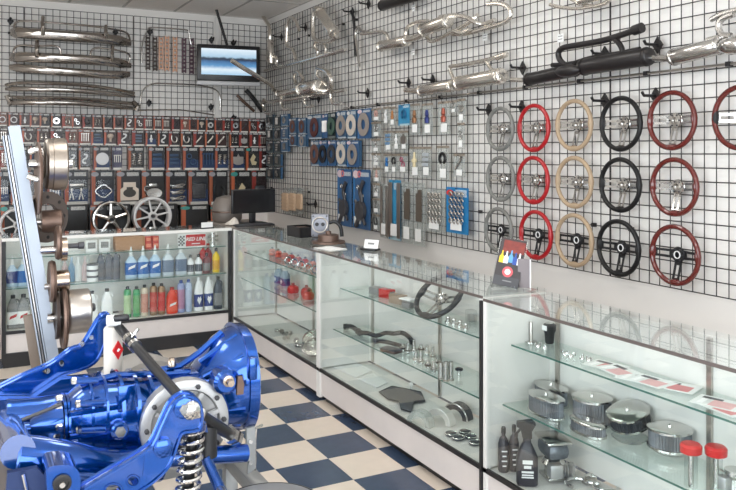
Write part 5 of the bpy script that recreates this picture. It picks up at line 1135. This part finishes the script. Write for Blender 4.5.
b2.v = [Vector((q.x * (1 + .25 * math.sin(9 * q.y / .08 + 3)), q.y, q.z * (1 + .3 * math.sin(30 * q.x)))) for q in b2.v]; obj('cloth', b2, mat('cloth_white', (206, 198, 188), .8, bump=.5, bscale=30), t); obj('fold', MB().tube(smooth([(-.07, 0, .02), (-.02, -.05, .06), (.05, -.04, .05)]), .012, 8), MATS['cloth_white'], t)
# mannequin-like grey cover behind the monitor: a carburettor bowl stack
t = thing('engine_shroud', 'grey metal engine shroud standing behind the monitor', 'shroud', (2.24, 7.12, .995)); obj('shell', MB().lathe([(.12, 0), (.14, .03), (.14, .16), (.1, .23), (.03, .25)], 22), mat('shroud_grey', (120, 112, 106), .5, .4), t); obj('rib', MB().tube(arc((0, 0, .1), .143, 0, 345, 24, 'xy'), .008, 6, closed=True), RUSTY, t)
# carburettor display in the corner: black box, pale pump with two ports, hose
p = at(312, 236, Z=1.0); t = thing('parts_crate', 'open black crate of engine parts on the counter', 'crate', (2.37, 5.58, 1.0), .1); t.scale = (.7, .7, .8)
for x, y, w_, d in ((0, .15, .24, .012), (0, -.15, .24, .012), (.12, 0, .012, .3), (-.12, 0, .012, .3)): obj('side', MB().box((x, y, .05), (w_, d, .1)), BLACKP, t)
obj('floor', MB().box((0, 0, .006), (.23, .29, .01)), BLACKP, t); obj('parts', MB().rbox((0, 0, .05), (.15, .2, .08), .02), RUSTY, t)
c = at(321, 240, X=2.33); t = thing('fuel_pump', 'pale grey square fuel pump with two round black ports', 'pump', (2.36, c.y + .08, 1.0), R_(-28))
obj('base', MB().rbox((0, 0, .015), (.12, .1, .03), .006), BLACKP, t); fb = obj('body', MB().rbox((0, 0, .115), (.13, .07, .17), .012), mat('pump_grey', (138, 140, 148), .4, .3), t)
obj('face_ring', MB().tube(arc((0, -.037, .12), .055, 0, 345, 24), .006, 8, closed=True), STEEL, t)
for x in (-.022, .022): obj('port', MB().lathe([(.014, 0), (.014, .006)], 14, MY, (x, -.042, .125)), BLACK, t)
for x in (-.05, .05):
    for z in (.045, .185): obj('screw', MB().lathe([(.006, 0), (.006, .004)], 8, MY, (x, -.04, z)), DKGREY, t)
obj('hose', MB().tube(smooth([(.06, .02, .13), (.11, .02, .14), (.15, .02, .1), (.16, .02, .03)]), .014, 10), BLACKP, t)
p = at(334, 243, Z=1.0); t = thing('brake_rotor', 'rusty brown brake rotor lying flat on the counter', 'rotor', (2.33, p.y - .03, 1.0)); obj('disc', MB().lathe([(.05, .006), (.12, .006), (.12, .022), (.05, .022)], 30, None, (0, 0, 0)), RUSTY, t); obj('hat', MB().lathe([(.075, .02), (.075, .065), (.06, .07), (.03, .07)], 24), RUSTY, t); obj('hub', MB().lathe([(.02, .068), (.02, .09), (.012, .094)], 14), RUSTY, t)
t = thing('paper_sheet', 'white paper sheet on the counter by the rotor', 'paper', (2.22, 4.76, 1.001), .2); obj('sheet', MB().box((0, 0, .002), (.14, .2, .003)), PAPER, t); obj('fold', MB().box((.04, 0, .005), (.05, .18, .003)), WHITEP, t)
p = at(379, 250, Z=1.0); t = thing('card_stand', 'black holder with a tilted white card on the middle case', 'card holder', (2.42, p.y, 1.001), -PI / 2 + .5)
obj('tray', MB().rbox((0, 0, .007), (.12, .07, .014), .004), BLACKP, t); obj('card', MB().box((0, .012, .04), (.11, .004, .06), Matrix.Rotation(-.3, 3, 'X')), PAPER, t); obj('print', MB().box((0, .0086, .045), (.05, .002, .012), Matrix.Rotation(-.3, 3, 'X')), GREY, t)
# counter brochure in a clear stand
p = at(513, 287, Z=1.0); t = thing('brochure_stand', 'glossy dark brochure with coloured bottles in a clear counter stand', 'brochure', (2.33, p.y, 1.001), -PI / 2 + R_(44))
bw, bh = .125, .235; LT = Matrix.Rotation(-.3, 3, 'X') @ Matrix.Rotation(.16, 3, 'Y')
def lp(x, y, z): return tuple(LT @ Vector((x, y, z)))
obj('clear_stand', MB().box((0, .03, .004), (bw + .01, .07, .006)).box(lp(0, .006, bh / 2 + .005), (bw + .012, .004, bh + .01), LT), CLEAR, t)
br = obj('brochure', MB().box(lp(0, 0, bh / 2 + .008), (bw, .004, bh), LT), mat('brochure_black', (46, 40, 42), .3), t)
obj('red_picture', MB().box(lp(.008, -.0026, bh * .86), (bw * .84, .001, bh * .25), LT), mat('brochure_red', (120, 40, 30), .35, var=.6, scale=40), br)
for i, (x, m_) in enumerate(((-.042, YELLOW), (-.02, WHITEP), (.002, LBLUE), (.024, BLUEP), (.044, WHITEP))):
    obj('bottle_picture', MB().prism([(-.011, 0), (.011, 0), (.011, .03), (.004, .04), (.003, .06), (-.003, .06), (-.004, .04), (-.011, .03)], -.0008, .0008, LT, lp(x, -.003, bh * (.5 if i != 2 else .53))), m_, br)
em = MB().lathe([(.001, 0), (.026, 0), (.026, .001), (.001, .001)], 20, LT @ MY, lp(.0, -.0042, bh * .33)); obj('emblem', em, mat('emblem_red', (206, 84, 90), .4), br)
em = MB().lathe([(.001, 0), (.014, 0), (.014, .001), (.001, .001)], 16, LT @ MY, lp(.0, -.0052, bh * .33)); obj('emblem_centre', em, WHITEP, br)
obj('grey_band', MB().box(lp(0, -.0026, bh * .13), (bw, .001, bh * .2), LT), DKGREY, br); obj('line_of_type', MB().box(lp(.005, -.0036, bh * .14), (bw * .35, .001, .005), LT), GREY, br)
t = thing('brochure_stack', 'second brochure leaning behind the clear counter stand', 'brochure', (2.41, p.y - .05, 1.001), -PI / 2 + R_(40)); obj('cover', MB().box((0, 0, .07), (.06, .006, .14)), mat('brochure_grey', (120, 112, 114), .4), t); obj('spine', MB().box((.03, 0, .07), (.004, .008, .14)), WHITEP, t)
# ================================================================== blue rear axle assembly on its stand
BL = BLUEPAINT
DKBL = mat('deep_blue_paint', (0, 50, 112), 0.2, 0.3, var=0.1, coat=1.0)
GSTEEL = mat('stand_steel', (150, 152, 152), 0.4, 0.6, var=0.1)
AX0 = Vector((0.55, 2.85, 0.5))
ax = thing('rear_axle', 'gloss blue car transaxle with suspension arms and coil springs on a stand', 'axle', AX0)
def A(u, v, Y): return at(u, v, Y=Y) - AX0
def apart(name, mb, m, parent=None, sharp=35): return obj(name, mb, m, parent or ax, sharp=sharp)
Y0 = 2.85
def px_prism(pts, Y, th):
    P = [A(u, v, Y) for u, v in pts]; return MB().prism([(q.x, q.z) for q in P], Y - AX0.y - th / 2, Y - AX0.y + th / 2)
def sec(u, v0, v1, ry, pw=3.0):
    a, b = A(u, v0, Y0), A(u, v1, Y0); return (a.x, 0.0, (a.z + b.z) / 2, ry, (a.z - b.z) / 2, pw)
# gear case
apart('gear_case', MB().loft([sec(64, 398, 450, .085), sec(68, 396, 452, .1), sec(80, 386, 452, .115), sec(98, 380, 452, .12), sec(118, 378, 452, .125), sec(140, 378, 452, .13), sec(158, 376, 450, .14), sec(196, 368, 446, .14)], 28), BL)
apart('nose_cone', MB().loft([sec(30, 420, 442, .035, 2), sec(38, 415, 444, .05, 2.2), sec(50, 407, 447, .075, 2.4), sec(61, 401, 449, .085, 2.6)], 24), BL)
apart('nose_tube', MB().tube([A(9, 430, Y0), A(40, 428, Y0)], .021, 14), BL)
apart('selector_shaft', MB().tube([A(-14, 432, Y0), A(11, 430, Y0)], .012, 12), mat('shaft_tan', (150, 122, 100), .35, .8))
for u in (63, 66.5): apart('flange', MB().loft([sec(u - 1.2, 394, 454, .1, 2.8), sec(u + 1.2, 394, 454, .1, 2.8)], 28), BL)
for u in (117, 132, 146): apart('case_rib', MB().loft([sec(u - 1.7, 371.5, 456, .142), sec(u + 1.7, 371.5, 456, .144)], 28), BL)
for v in (398, 420, 444): apart('long_rib', MB().box((A(105, v, Y0).x, -.118, A(105, v, Y0).z), (.26, .02, .014)), BL)
# long bolts with bright heads
for u0, u1, v in ((80, 104, 404), (81, 105, 430), (76, 98, 381)):
    p, q = A(u0, v, 2.72), A(u1, v - 1, 2.72)
    s = apart('stud_boss', MB().tube([p, q], .011, 10), BL); apart('bolt_head', MB().lathe([(.013, 0), (.013, .012), (.008, .016)], 6, Matrix.Rotation(-PI / 2, 3, 'Y'), p), CHROME, s)
for u, v in ((62, 398), (61.5, 406), (62, 427), (60, 437)):
    p = A(u, v, 2.745); apart('bolt_head', MB().lathe([(.011, 0), (.011, .016), (.007, .02)], 6, Matrix.Rotation(-PI / 2, 3, 'Y'), p), CHROME)
p = A(120, 431, 2.70); fp = apart('filler_boss', MB().lathe([(.03, -.03), (.03, .0), (.024, .006)], 18, MY.inverted(), p), BL); apart('filler_plug', MB().lathe([(.018, .004), (.018, .016), (.01, .02)], 6, MY.inverted(), p), GREY, fp)
apart('window_recess', MB().rbox(A(127, 398, 2.722), (.06, .012, .09), .004), BL)
for u, w_ in ((88, .118), (102, .122)): apart('case_rib', MB().loft([sec(u - 1.2, 378 - (u - 88) * .3, 455, w_ + .012), sec(u + 1.2, 378 - (u - 88) * .3, 455, w_ + .012)], 28), BL)
apart('stand_plate', px_prism([(-12, 436), (8, 436), (14, 450), (16, 500), (-12, 500)], 2.7, .02), mat('plate_grey', (120, 112, 108), .45, .5))
# side cover
sc0 = A(186, 425, 2.68); Rc = .152
cv = apart('side_cover', MB().lathe([(.03, -.05), (Rc * 1.02, -.05), (Rc * 1.02, -.005), (Rc * .96, 0), (Rc * .8, 0), (Rc * .76, -.012), (Rc * .4, -.02), (Rc * .36, .02), (.04, .024)], 36, MY.inverted(), sc0), ALU)
for k in range(8):
    a = k * PI / 4 + .3; apart('cover_rib', MB().box(sc0 + Vector((Rc * .57 * math.cos(a), -.002, Rc * .57 * math.sin(a))), (Rc * .42, .016, .014), Matrix.Rotation(-a, 3, 'Y')), ALU, cv)
for k in range(10):
    a = k * PI / 5; apart('cover_bolt', MB().lathe([(.009, 0), (.009, .01), (.005, .013)], 6, MY.inverted(), sc0 + Vector((Rc * .89 * math.cos(a), 0, Rc * .89 * math.sin(a)))), DKGREY, cv)
apart('axle_flange', MB().lathe([(.07, .0), (.07, .03), (.05, .05), (.03, .09), (.02, .1)], 22, MY.inverted(), sc0), DKGREY, cv)
# bell housing
def bsec(u, cv_, r, pw=2.3): a = A(u, cv_, Y0); return (a.x, 0.0, a.z, r, r, pw)
bell = apart('bell_housing', MB().loft([bsec(192, 402, .115, 2.6), bsec(202, 393, .13, 2.5), bsec(217, 381, .165), bsec(230, 376, .182), bsec(234, 375, .186)], 40), BL)
apart('bell_flange', MB().loft([bsec(233.5, 375, .19), bsec(234, 375, .196), bsec(243, 375, .196), bsec(244, 375, .19)], 40), BL, bell)
apart('starter_pad', MB().rbox(A(252, 368, 2.66), (.03, .04, .08), .006), BL, bell)
for k in range(5):
    a = PI * (.62 + k * .17); p = A(212, 388, Y0)
    apart('bell_rib', MB().tube([Vector((p.x - .06, .125 * math.cos(a), p.z + .125 * math.sin(a))), Vector((p.x + .075, .185 * math.cos(a), p.z + .035 + .185 * math.sin(a)))], .011, 8), BL, bell)
apart('fork_boss', MB().lathe([(.045, -.06), (.045, 0), (.034, .01)], 18, MY.inverted(), A(226, 382, 2.66)), BL, bell)
apart('fork_shaft', MB().lathe([(.02, .0), (.02, .02), (.012, .022), (.012, .05)], 12, MY.inverted(), A(227, 380, 2.65)), BRASSY, bell)
apart('fork_lever', MB().prism([(-.012, -.035), (.012, -.035), (.016, .0), (.008, .03), (-.008, .03)], -.012, 0, None, A(239, 384, 2.655)), RUSTY, bell)
# breather ridge and shift linkage on top
apart('top_web', MB().tube([A(150, 372, 2.85), A(180, 366, 2.85), A(200, 352, 2.85), A(222, 332, 2.85)], .012, 8), BL)
apart('top_web', MB().tube([A(80, 384, 2.83), A(118, 375, 2.83), A(160, 374, 2.83), A(190, 372, 2.83)], .012, 8), BL)
apart('breather', MB().lathe([(.016, 0), (.016, .02), (.01, .03)], 12, None, A(172, 366, 2.83)), BRASSY)
apart('linkage_rod', MB().tube([A(22, 420, 2.72), A(62, 404, 2.72)], .006, 8), DKGREY)
# frame horns (wide tubes) near and far
apart('frame_horn', MB().tube([Vector(q) for q in smooth([tuple(A(17, 458, 2.6)), tuple(A(60, 462, 2.6)), tuple(A(105, 468, 2.62)), tuple(A(160, 466, 2.66))], 4)], [.07, .07, .069, .068, .067, .066, .064, .062, .06, .058, .055, .052, .05], 24), BL)
apart('horn_end', MB().tube([A(15, 458, 2.6), A(18, 458, 2.6)], [.06, .071], 24), BL)
apart('frame_horn', MB().tube([A(6, 418, 3.02), A(40, 414, 3.02), A(80, 405, 3.02), A(150, 400, 3.02)], [.066, .062, .055, .05], 22), BL)
apart('horn_end', MB().tube([A(4, 418, 3.02), A(8, 418, 3.02)], .068, 22), BL)
apart('cross_tube', MB().tube([A(3, 415, 3.25), A(18, 452, 2.55)], .05, 20), DKBL)
apart('end_plate', MB().prism([(-.07, -.2), (.05, -.2), (.06, .02), (.03, .06), (-.05, .06)], -.012, .012, None, A(26, 489, 2.47)), mat('plum_steel', (52, 66, 104), .35, .7))
apart('bright_edge', MB().tube([A(23, 474, 2.44), A(29, 500, 2.44)], .006, 8), CHROME)
# mounting block with a dark bore
mbk = apart('mount_block', px_prism([q[:2] for q in smooth([(44, 464), (49, 459), (66, 458), (75, 463), (78, 475), (75, 488), (66, 500), (46, 500)], 3)], 2.44, .12), BL)
apart('mount_bore', MB().lathe([(.026, 0), (.026, .006), (.018, .007), (.018, .002)], 18, MY.inverted(), A(62, 483, 2.378)), BLACK, mbk)
apart('bore_bolt', MB().lathe([(.008, 0), (.008, .012)], 8, MY.inverted(), A(62, 484, 2.376)), STEEL, mbk)
# suspension arms: pressed plates with raised rims and lightening holes
def plate_with_holes(outer, holes, Y, th):
    bm = bmesh.new(); loops = []
    for pts in [outer] + holes:
        vs = [bm.verts.new((A(u, v, Y).x, 0, A(u, v, Y).z)) for u, v in pts]
        es = [bm.edges.new((vs[i], vs[(i + 1) % len(vs)])) for i in range(len(vs))]; loops.append(es)
    bmesh.ops.triangle_fill(bm, edges=[e for l in loops for e in l], use_beauty=True)
    r = bmesh.ops.extrude_face_region(bm, geom=bm.faces[:])
    for e in r['geom']:
        if isinstance(e, bmesh.types.BMVert): e.co.y += th
    bm.verts.index_update(); y = Y - AX0.y - th / 2
    mb = MB().add([(q.co.x, q.co.y + y, q.co.z) for q in bm.verts], [[q.index for q in f.verts] for f in bm.faces]); bm.free(); return mb
def circ(u, v, r, n=12, sx=1.0): return [(u + r * sx * math.cos(2 * PI * k / n), v + r * math.sin(2 * PI * k / n)) for k in range(n)]
def arm(outer, holes, Y, th, rim=.007):
    O = [(u, v) for u, v in smooth([o + (0,) for o in outer] + [outer[0] + (0,)], 3)[:-1] for u, v in [(u, v)]] if False else [q[:2] for q in smooth(outer + [outer[0]], 3)[:-1]]
    a = apart('suspension_arm', plate_with_holes(O, holes, Y, th), BL)
    for s in (-1, 1):
        apart('pressed_rim', MB().tube([A(u, v, Y) + Vector((0, s * th / 2, 0)) for u, v in O], rim, 6, closed=True), BL, a)
    for h in holes: apart('hole_rim', MB().tube([A(u, v, Y) + Vector((0, -th / 2, 0)) for u, v in h], .004, 6, closed=True), BL, a)
    return a
YN, YFA = 2.42, 3.15
na = arm([(60, 500), (88, 484), (118, 466), (140, 453), (152, 443), (161, 424), (170, 405), (178, 397), (187, 394.5), (196, 399), (200, 412), (198, 426), (190, 429), (180, 431), (175, 443), (168, 462), (153, 478), (134, 491), (122, 502)], [circ(112, 487, 6.5, 12, 1.3), circ(131.5, 478, 5.6, 12, 1.1)], YN, .045)
apart('arm_boss', MB().lathe([(.03, 0), (.03, .012), (.02, .018)], 16, MY.inverted(), A(163, 447, YN - .022)), BL, na)
apart('cast_lettering', MB().box(A(146, 464, YN - .024), (.012, .004, .07), Matrix.Rotation(.12, 3, 'Y')), BL, na)
apart('top_eye', MB().lathe([(.032, 0), (.032, .01), (.016, .014)], 18, MY.inverted(), A(184, 408, YN - .022)), BL, na)
apart('eye_bolt', MB().lathe([(.018, .008), (.018, .02), (.012, .024)], 6, MY.inverted(), A(184, 408, YN - .022)), GREY, na)
apart('arm_gusset', px_prism([(196, 412), (204, 420), (206, 430), (190, 428)], YN + .04, .05), DKBL, na)
fa = arm([(-10, 392), (20, 377), (50, 364), (70, 350), (82, 345), (92, 330), (100, 317), (107, 314), (110, 321), (105, 340), (97, 358), (84, 367), (62, 374), (44, 386), (28, 396), (-10, 412)], [circ(46, 369.5, 4.2, 8, 1.2), circ(61, 362, 4.4, 8, .8)], YFA, .04)
apart('inner_web', px_prism([(-5, 398), (30, 398), (60, 378), (100, 374), (104, 384), (60, 396), (20, 414), (-5, 416)], 3.1, .05), DKBL, fa)
for u, v in ((91, 337), (82, 344)): apart('bolt_head', MB().lathe([(.009, 0), (.009, .01)], 6, MY.inverted(), A(u, v, YFA - .02)), CHROME, fa)
# white shock canister with a red diamond mark
c1 = A(113, 377, 3.06); ht = A(114, 326, 3.06).z - c1.z; rr1 = .035
cn = apart('shock_canister', MB().lathe([(rr1 * .98, -.06), (rr1 * .98, 0), (rr1, ht * .95), (rr1 * .8, ht), (rr1 * .4, ht * 1.02)], 22, None, c1), mat('cream_canister', (206, 200, 192), .4))
p = Vector((c1.x + .012, c1.y - rr1 + .003, c1.z + ht * .56)); RZ = Matrix.Rotation(.36, 3, 'Z')
dm = apart('diamond_mark', MB().prism([(-.021, 0), (0, .036), (.021, 0), (0, -.036)], -.0045, .004, RZ, p), RED, cn)
apart('diamond_inset', MB().prism([(-.007, -.002), (.0, .008), (.008, .002), (-.001, -.007)], -.0052, -.004, RZ, p), WHITEP, dm)
apart('canister_eye', MB().tube([A(107, 321, 3.03), A(120, 320, 3.03)], .022, 14), WHITEP, cn)
# black tie bars with chrome clamps
def bar(p, q, r, m): return apart('tie_bar', MB().tube([p, q], r, 14), m)
b1 = bar(A(117, 325, 3.05), A(190, 409, 2.44), .017, BLACKP)
def lerp(p, q, t): return p + (q - p) * t
P1, P2 = A(117, 325, 3.05), A(190, 409, 2.44); dd = (P2 - P1).normalized()
for t_ in (.2, .28): apart('clamp', MB().tube([lerp(P1, P2, t_) - dd * .01, lerp(P1, P2, t_) + dd * .01], .024, 12), CHROME, b1)
apart('clamp_bolt', MB().tube([lerp(P1, P2, .24) + Vector((0, 0, .02)), lerp(P1, P2, .24) + Vector((.02, -.01, .05))], .006, 8), CHROME, b1)
apart('rod_end', MB().rbox(A(121, 318, 3.02), (.06, .03, .025), .008), BLACKP, b1)
apart('rod_end', MB().lathe([(.01, -.03), (.028, -.02), (.035, 0), (.028, .02), (.01, .03)], 16, MY, A(190, 409, 2.40)), CHROME, b1)
apart('clevis', MB().rbox(A(196, 412, 2.42), (.05, .05, .03), .006), CHROME, b1)
P3, P4 = A(196, 413, 2.44), A(236, 438, 2.62); d3 = (P4 - P3).normalized()
b2 = bar(P3, P4, .02, BLACKP)
for t_ in (.84, .96): apart('hex_nut', MB().tube([lerp(P3, P4, t_) - d3 * .012, lerp(P3, P4, t_) + d3 * .013], .031, 6), CHROME, b2)
# coil-over: spring, damper body and piston
T0, B0 = A(193, 428, YN + .03), A(186, 512, YN + .03); n = 9 * 16
ca = T0 - B0; L = ca.length; ca.normalize(); ex = Vector((1, 0, 0)) - ca * ca.x; ex.normalize(); ey = ca.cross(ex)
pts = [B0 + ca * (L * i / n) + (ex * math.cos(2 * PI * i / 16) + ey * math.sin(2 * PI * i / 16)) * .034 for i in range(n + 1)]
co = apart('coil_spring', MB().tube(pts, .0078, 8), CHROME)
apart('damper_body', MB().tube([B0 - ca * .02, B0 + ca * L * .99], .018, 14), BLACKP, co)
apart('spring_cup', MB().tube([T0 - ca * .002, T0 + ca * .02], .042, 20), DKBL, co)
apart('lower_cup', MB().tube([B0 - ca * .02, B0 + ca * .003], .042, 20), DKBL, co)
apart('rubber_boot', MB().tube([A(208, 424, 2.52), A(207, 456, 2.52)], [.03, .034], 14), BLACKP)
# axle tube, strut and end bracket
axt = apart('axle_tube', MB().tube([A(168, 458, 2.6), A(246, 453, 2.62)], .031, 20), BL)
apart('strut', MB().tube([A(205, 456, 2.5), A(223, 496, 2.5)], [.017, .02], 14), BL)
apart('strut_eye', MB().lathe([(.014, -.02), (.014, .02)], 12, MY, A(222, 492, 2.46)), STEEL)
eb = apart('end_bracket', px_prism([(246, 428), (254, 426), (255, 440), (255, 468), (247, 474), (248, 455), (246, 448)], 2.66, .012), GSTEEL)
apart('bracket_edge', MB().tube([A(262, 425, 2.7), A(256, 428, 2.66), (A(255, 440, 2.66)), A(255, 470, 2.66)], .005, 8), CHROME, eb)
for v in (441, 462): apart('bracket_bolt', MB().lathe([(.008, 0), (.008, .01)], 6, MY.inverted(), A(250, v, 2.654)), CHROME, eb)
# stand
stn = thing('axle_stand', 'grey steel frame stand carrying the blue axle', 'stand', (0.53, 2.76, 0))
zt = .475
for y in (-.22, .22): obj('long_beam', MB().rbox((.03, y, zt - .03), (.86, .06, .06), .004), GSTEEL, stn)
for x in (-.36, .42): obj('cross_beam', MB().rbox((x, 0, zt - .03), (.06, .38, .056), .004), GSTEEL, stn)
for x in (-.36, .42):
    for y in (-.22, .22): obj('leg', MB().rbox((x, y, (zt - .06) / 2), (.05, .05, zt - .06), .004), GSTEEL, stn)
for x, y, h in ((-.3, .12, .12), (.1, .12, .14), (.3, .12, .12)): obj('saddle', MB().rbox((x, y, zt + h / 2), (.05, .08, h), .004), GSTEEL, stn)
# round stool in the foreground
p = at(270, 503, Z=.5); st = thing('round_stool', 'round grey stool with a dark rim beside the axle stand', 'stool', (p.x, p.y, 0))
obj('seat', MB().lathe([(.14, .47), (.165, .475), (.17, .485), (.165, .496), (.14, .5), (.02, .498)], 40), mat('stool_grey', (136, 138, 142), .4, .3), st); obj('rim', MB().tube(arc((0, 0, .488), .171, 0, 354, 44, 'xy'), .008, 8, closed=True), BLACK, st)
for k in range(4):
    a = k * PI / 2 + .6; obj('leg', MB().tube([(.1 * math.cos(a), .1 * math.sin(a), .472), (.16 * math.cos(a), .16 * math.sin(a), .0)], .013, 10), CHROME, st)
obj('foot_ring', MB().tube(arc((0, 0, .18), .138, 0, 350, 30, 'xy'), .008, 8, closed=True), CHROME, st)
# grey wheel standing behind the axle
wt = thing('spare_wheel', 'grey wheel with a dark centre standing on the floor behind the axle', 'wheel', (at(138, 380, Y=4.05).x, 4.05, .31), .35)
obj('tyre', MB().lathe([(.2, -.08), (.29, -.085), (.31, -.05), (.31, .05), (.29, .085), (.2, .08)], 40, MY, ring=True), mat('grey_rubber', (150, 146, 142), .6), wt); obj('rim', MB().lathe([(.13, -.05), (.2, -.075), (.205, 0), (.2, .075), (.13, .05)], 32, MY, ring=True), BLACK, wt); obj('hub', MB().lathe([(.02, -.03), (.13, -.03), (.135, 0), (.13, .03), (.02, .03)], 24, MY), DKGREY, wt)
# ================================================================== leaning post with brake drums and hubs
PT, PB = at(14, 126, Y=3.55), at(52, 352, Y=3.55)
sl = (PB - PT); foot = PT + sl * (PT.z / (PT.z - PB.z)); top = PT
ALPOST = mat('white_aluminium', (160, 168, 180), .4, .15); 
po = thing('hub_display_post', 'leaning white aluminium extrusion post carrying brake drums', 'post', (foot.x, foot.y, 0))
dv = (top - foot); Lp = dv.length; ang = math.atan2(dv.x, dv.z); RM = Matrix.Rotation(ang, 3, 'Y'); midp = dv / 2
obj('extrusion', MB().rbox(midp + Vector((.004, 0, .0)), (.062, .075, Lp), .003).xf(Matrix.Identity(3)) if False else MB().box(midp, (.046, .03, Lp), RM), ALPOST, po)
for k in range(3): obj('groove_rib', MB().box(midp + RM @ Vector((-.028 - .01 * k, -.004 + .006 * k, -.01)), (.005, .024, Lp - .05), RM), STEEL if k % 2 else ALPOST, po)
obj('groove_back', MB().box(midp + RM @ Vector((-.036, .014, -.01)), (.03, .012, Lp - .05), RM), DKGREY, po)
obj('foot_plate', MB().rbox((0, 0, .01), (.3, .3, .02), .004), GREY, po)
Q = [at(u, v, Y=3.64) - Vector((foot.x, foot.y, 0)) for u, v in ((23, 316), (35, 314), (52, 356), (60, 420))]; Q += [Vector((.08, Q[0].y, .02)), Vector((-.1, Q[0].y, .02))]
obj('back_brace', MB().prism([(q.x, q.z) for q in Q], Q[0].y - .015, Q[0].y + .015), mat('brace_grey', (132, 118, 106), .5, .3), po)
def hub(label, u, v, parts, Y=3.54):
    c = at(u, v, Y=Y); t = thing('brake_hub', label, 'brake hub', c)
    for nm, prof, m, off in parts: obj(nm, MB().lathe(prof, 30, MX, off), m, t)
    return t
h = hub('large brake drum with a polished rim and backing disc near the post top', 47, 164, [
    ('drum', [(.02, -.01), (.1, -.008), (.108, .0), (.108, .018), (.112, .02), (.112, .07), (.104, .076), (.09, .07), (.02, .05)], mat('polished_drum', (170, 160, 150), .3, 1.0, var=.1), (0, 0, 0)),
    ('backing_disc', [(.02, -.03), (.15, -.03), (.155, -.026), (.15, -.018), (.02, -.016)], RUSTY, (-.01, 0, -.06)),
    ('spindle', [(.02, -.07), (.02, .1), (.012, .11)], CHROME, (0, 0, 0))])
obj('caliper_bracket', MB().tube([Vector(q) for q in smooth([(-.07, -.03, .05), (-.03, -.05, .06), (-.02, -.05, 0), (-.03, -.05, -.06), (-.075, -.03, -.05)], 4)], .013, 10), CHROME, h); obj('bracket_bar', MB().tube([(-.075, -.05, .0), (-.03, -.05, .0)], .014, 10), CHROME, h)
h = hub('drilled rotor ring with a dull hub beneath the large drum', 46, 217, [
    ('hub', [(.02, -.03), (.05, -.03), (.05, .05), (.03, .06), (.02, .06)], RUSTY, (.01, 0, -.02)), ('stub', [(.016, -.05), (.016, .04)], STEEL, (0, 0, -.02))], 3.66)
TR = Matrix.Rotation(-.95, 3, 'Z') @ MX
obj('rotor', MB().lathe([(.06, -.012), (.112, -.012), (.112, .012), (.06, .012)], 36, TR, (0, 0, 0), ring=True), mat('rotor_grey', (104, 94, 90), .45, .7, var=.2), h)
for k in range(8):
    a = k * PI / 4; q = TR @ Vector((.088 * math.cos(a), .088 * math.sin(a), -.0135)); q2 = TR @ Vector((.088 * math.cos(a), .088 * math.sin(a), .0135))
    obj('drilled_hole', MB().tube([q, q2], .008, 8), BLACK, h)
hub('spindle with a long dark rod and notched disc', 48, 250, [('disc', [(.02, -.01), (.07, -.01), (.075, .0), (.07, .01), (.02, .012)], RUSTY, (.04, 0, .03)), ('shaft', [(.017, -.03), (.017, .04), (.012, .044)], CHROME, (0, 0, 0)), ('rod', [(.011, .03), (.011, .12), (.015, .122), (.015, .145)], DKGREY, (0, 0, .012)), ('second_disc', [(.02, -.01), (.05, -.01), (.05, .012), (.02, .012)], BRASSY, (.062, 0, -.0))], 3.54)
hub('small rusty hub with a stepped flange in the middle of the post', 57, 281, [('flange', [(.02, -.012), (.085, -.012), (.09, 0), (.085, .012), (.02, .014)], RUSTY, (-.02, 0, .0)), ('barrel', [(.03, 0), (.045, .0), (.045, .055), (.036, .06)], BRASSY, (-.01, 0, 0)), ('shaft', [(.014, -.05), (.014, .02)], STEEL, (0, 0, -.02))], 3.54)
hub('shiny silver brake drum on a dark rusty flange low on the post', 66, 312, [('drum', [(.02, .0), (.09, .004), (.094, .012), (.094, .09), (.088, .096), (.02, .094)], STEEL, (.0, 0, 0)), ('flange', [(.02, -.02), (.13, -.02), (.135, -.012), (.13, -.002), (.02, .0)], RUSTY, (0, 0, -.02)), ('shaft', [(.022, -.075), (.022, .0)], CHROME, (0, 0, -.02)), ('axle_nut', [(.018, .09), (.018, .115), (.012, .12)], DKGREY, (0, 0, .01)), ('second_flange', [(.02, -.045), (.1, -.045), (.1, -.032), (.02, -.03)], mat('dark_casting', (62, 52, 48), .5, .6), (0, 0, -.01))], 3.54)
# red price box etc. on the case end
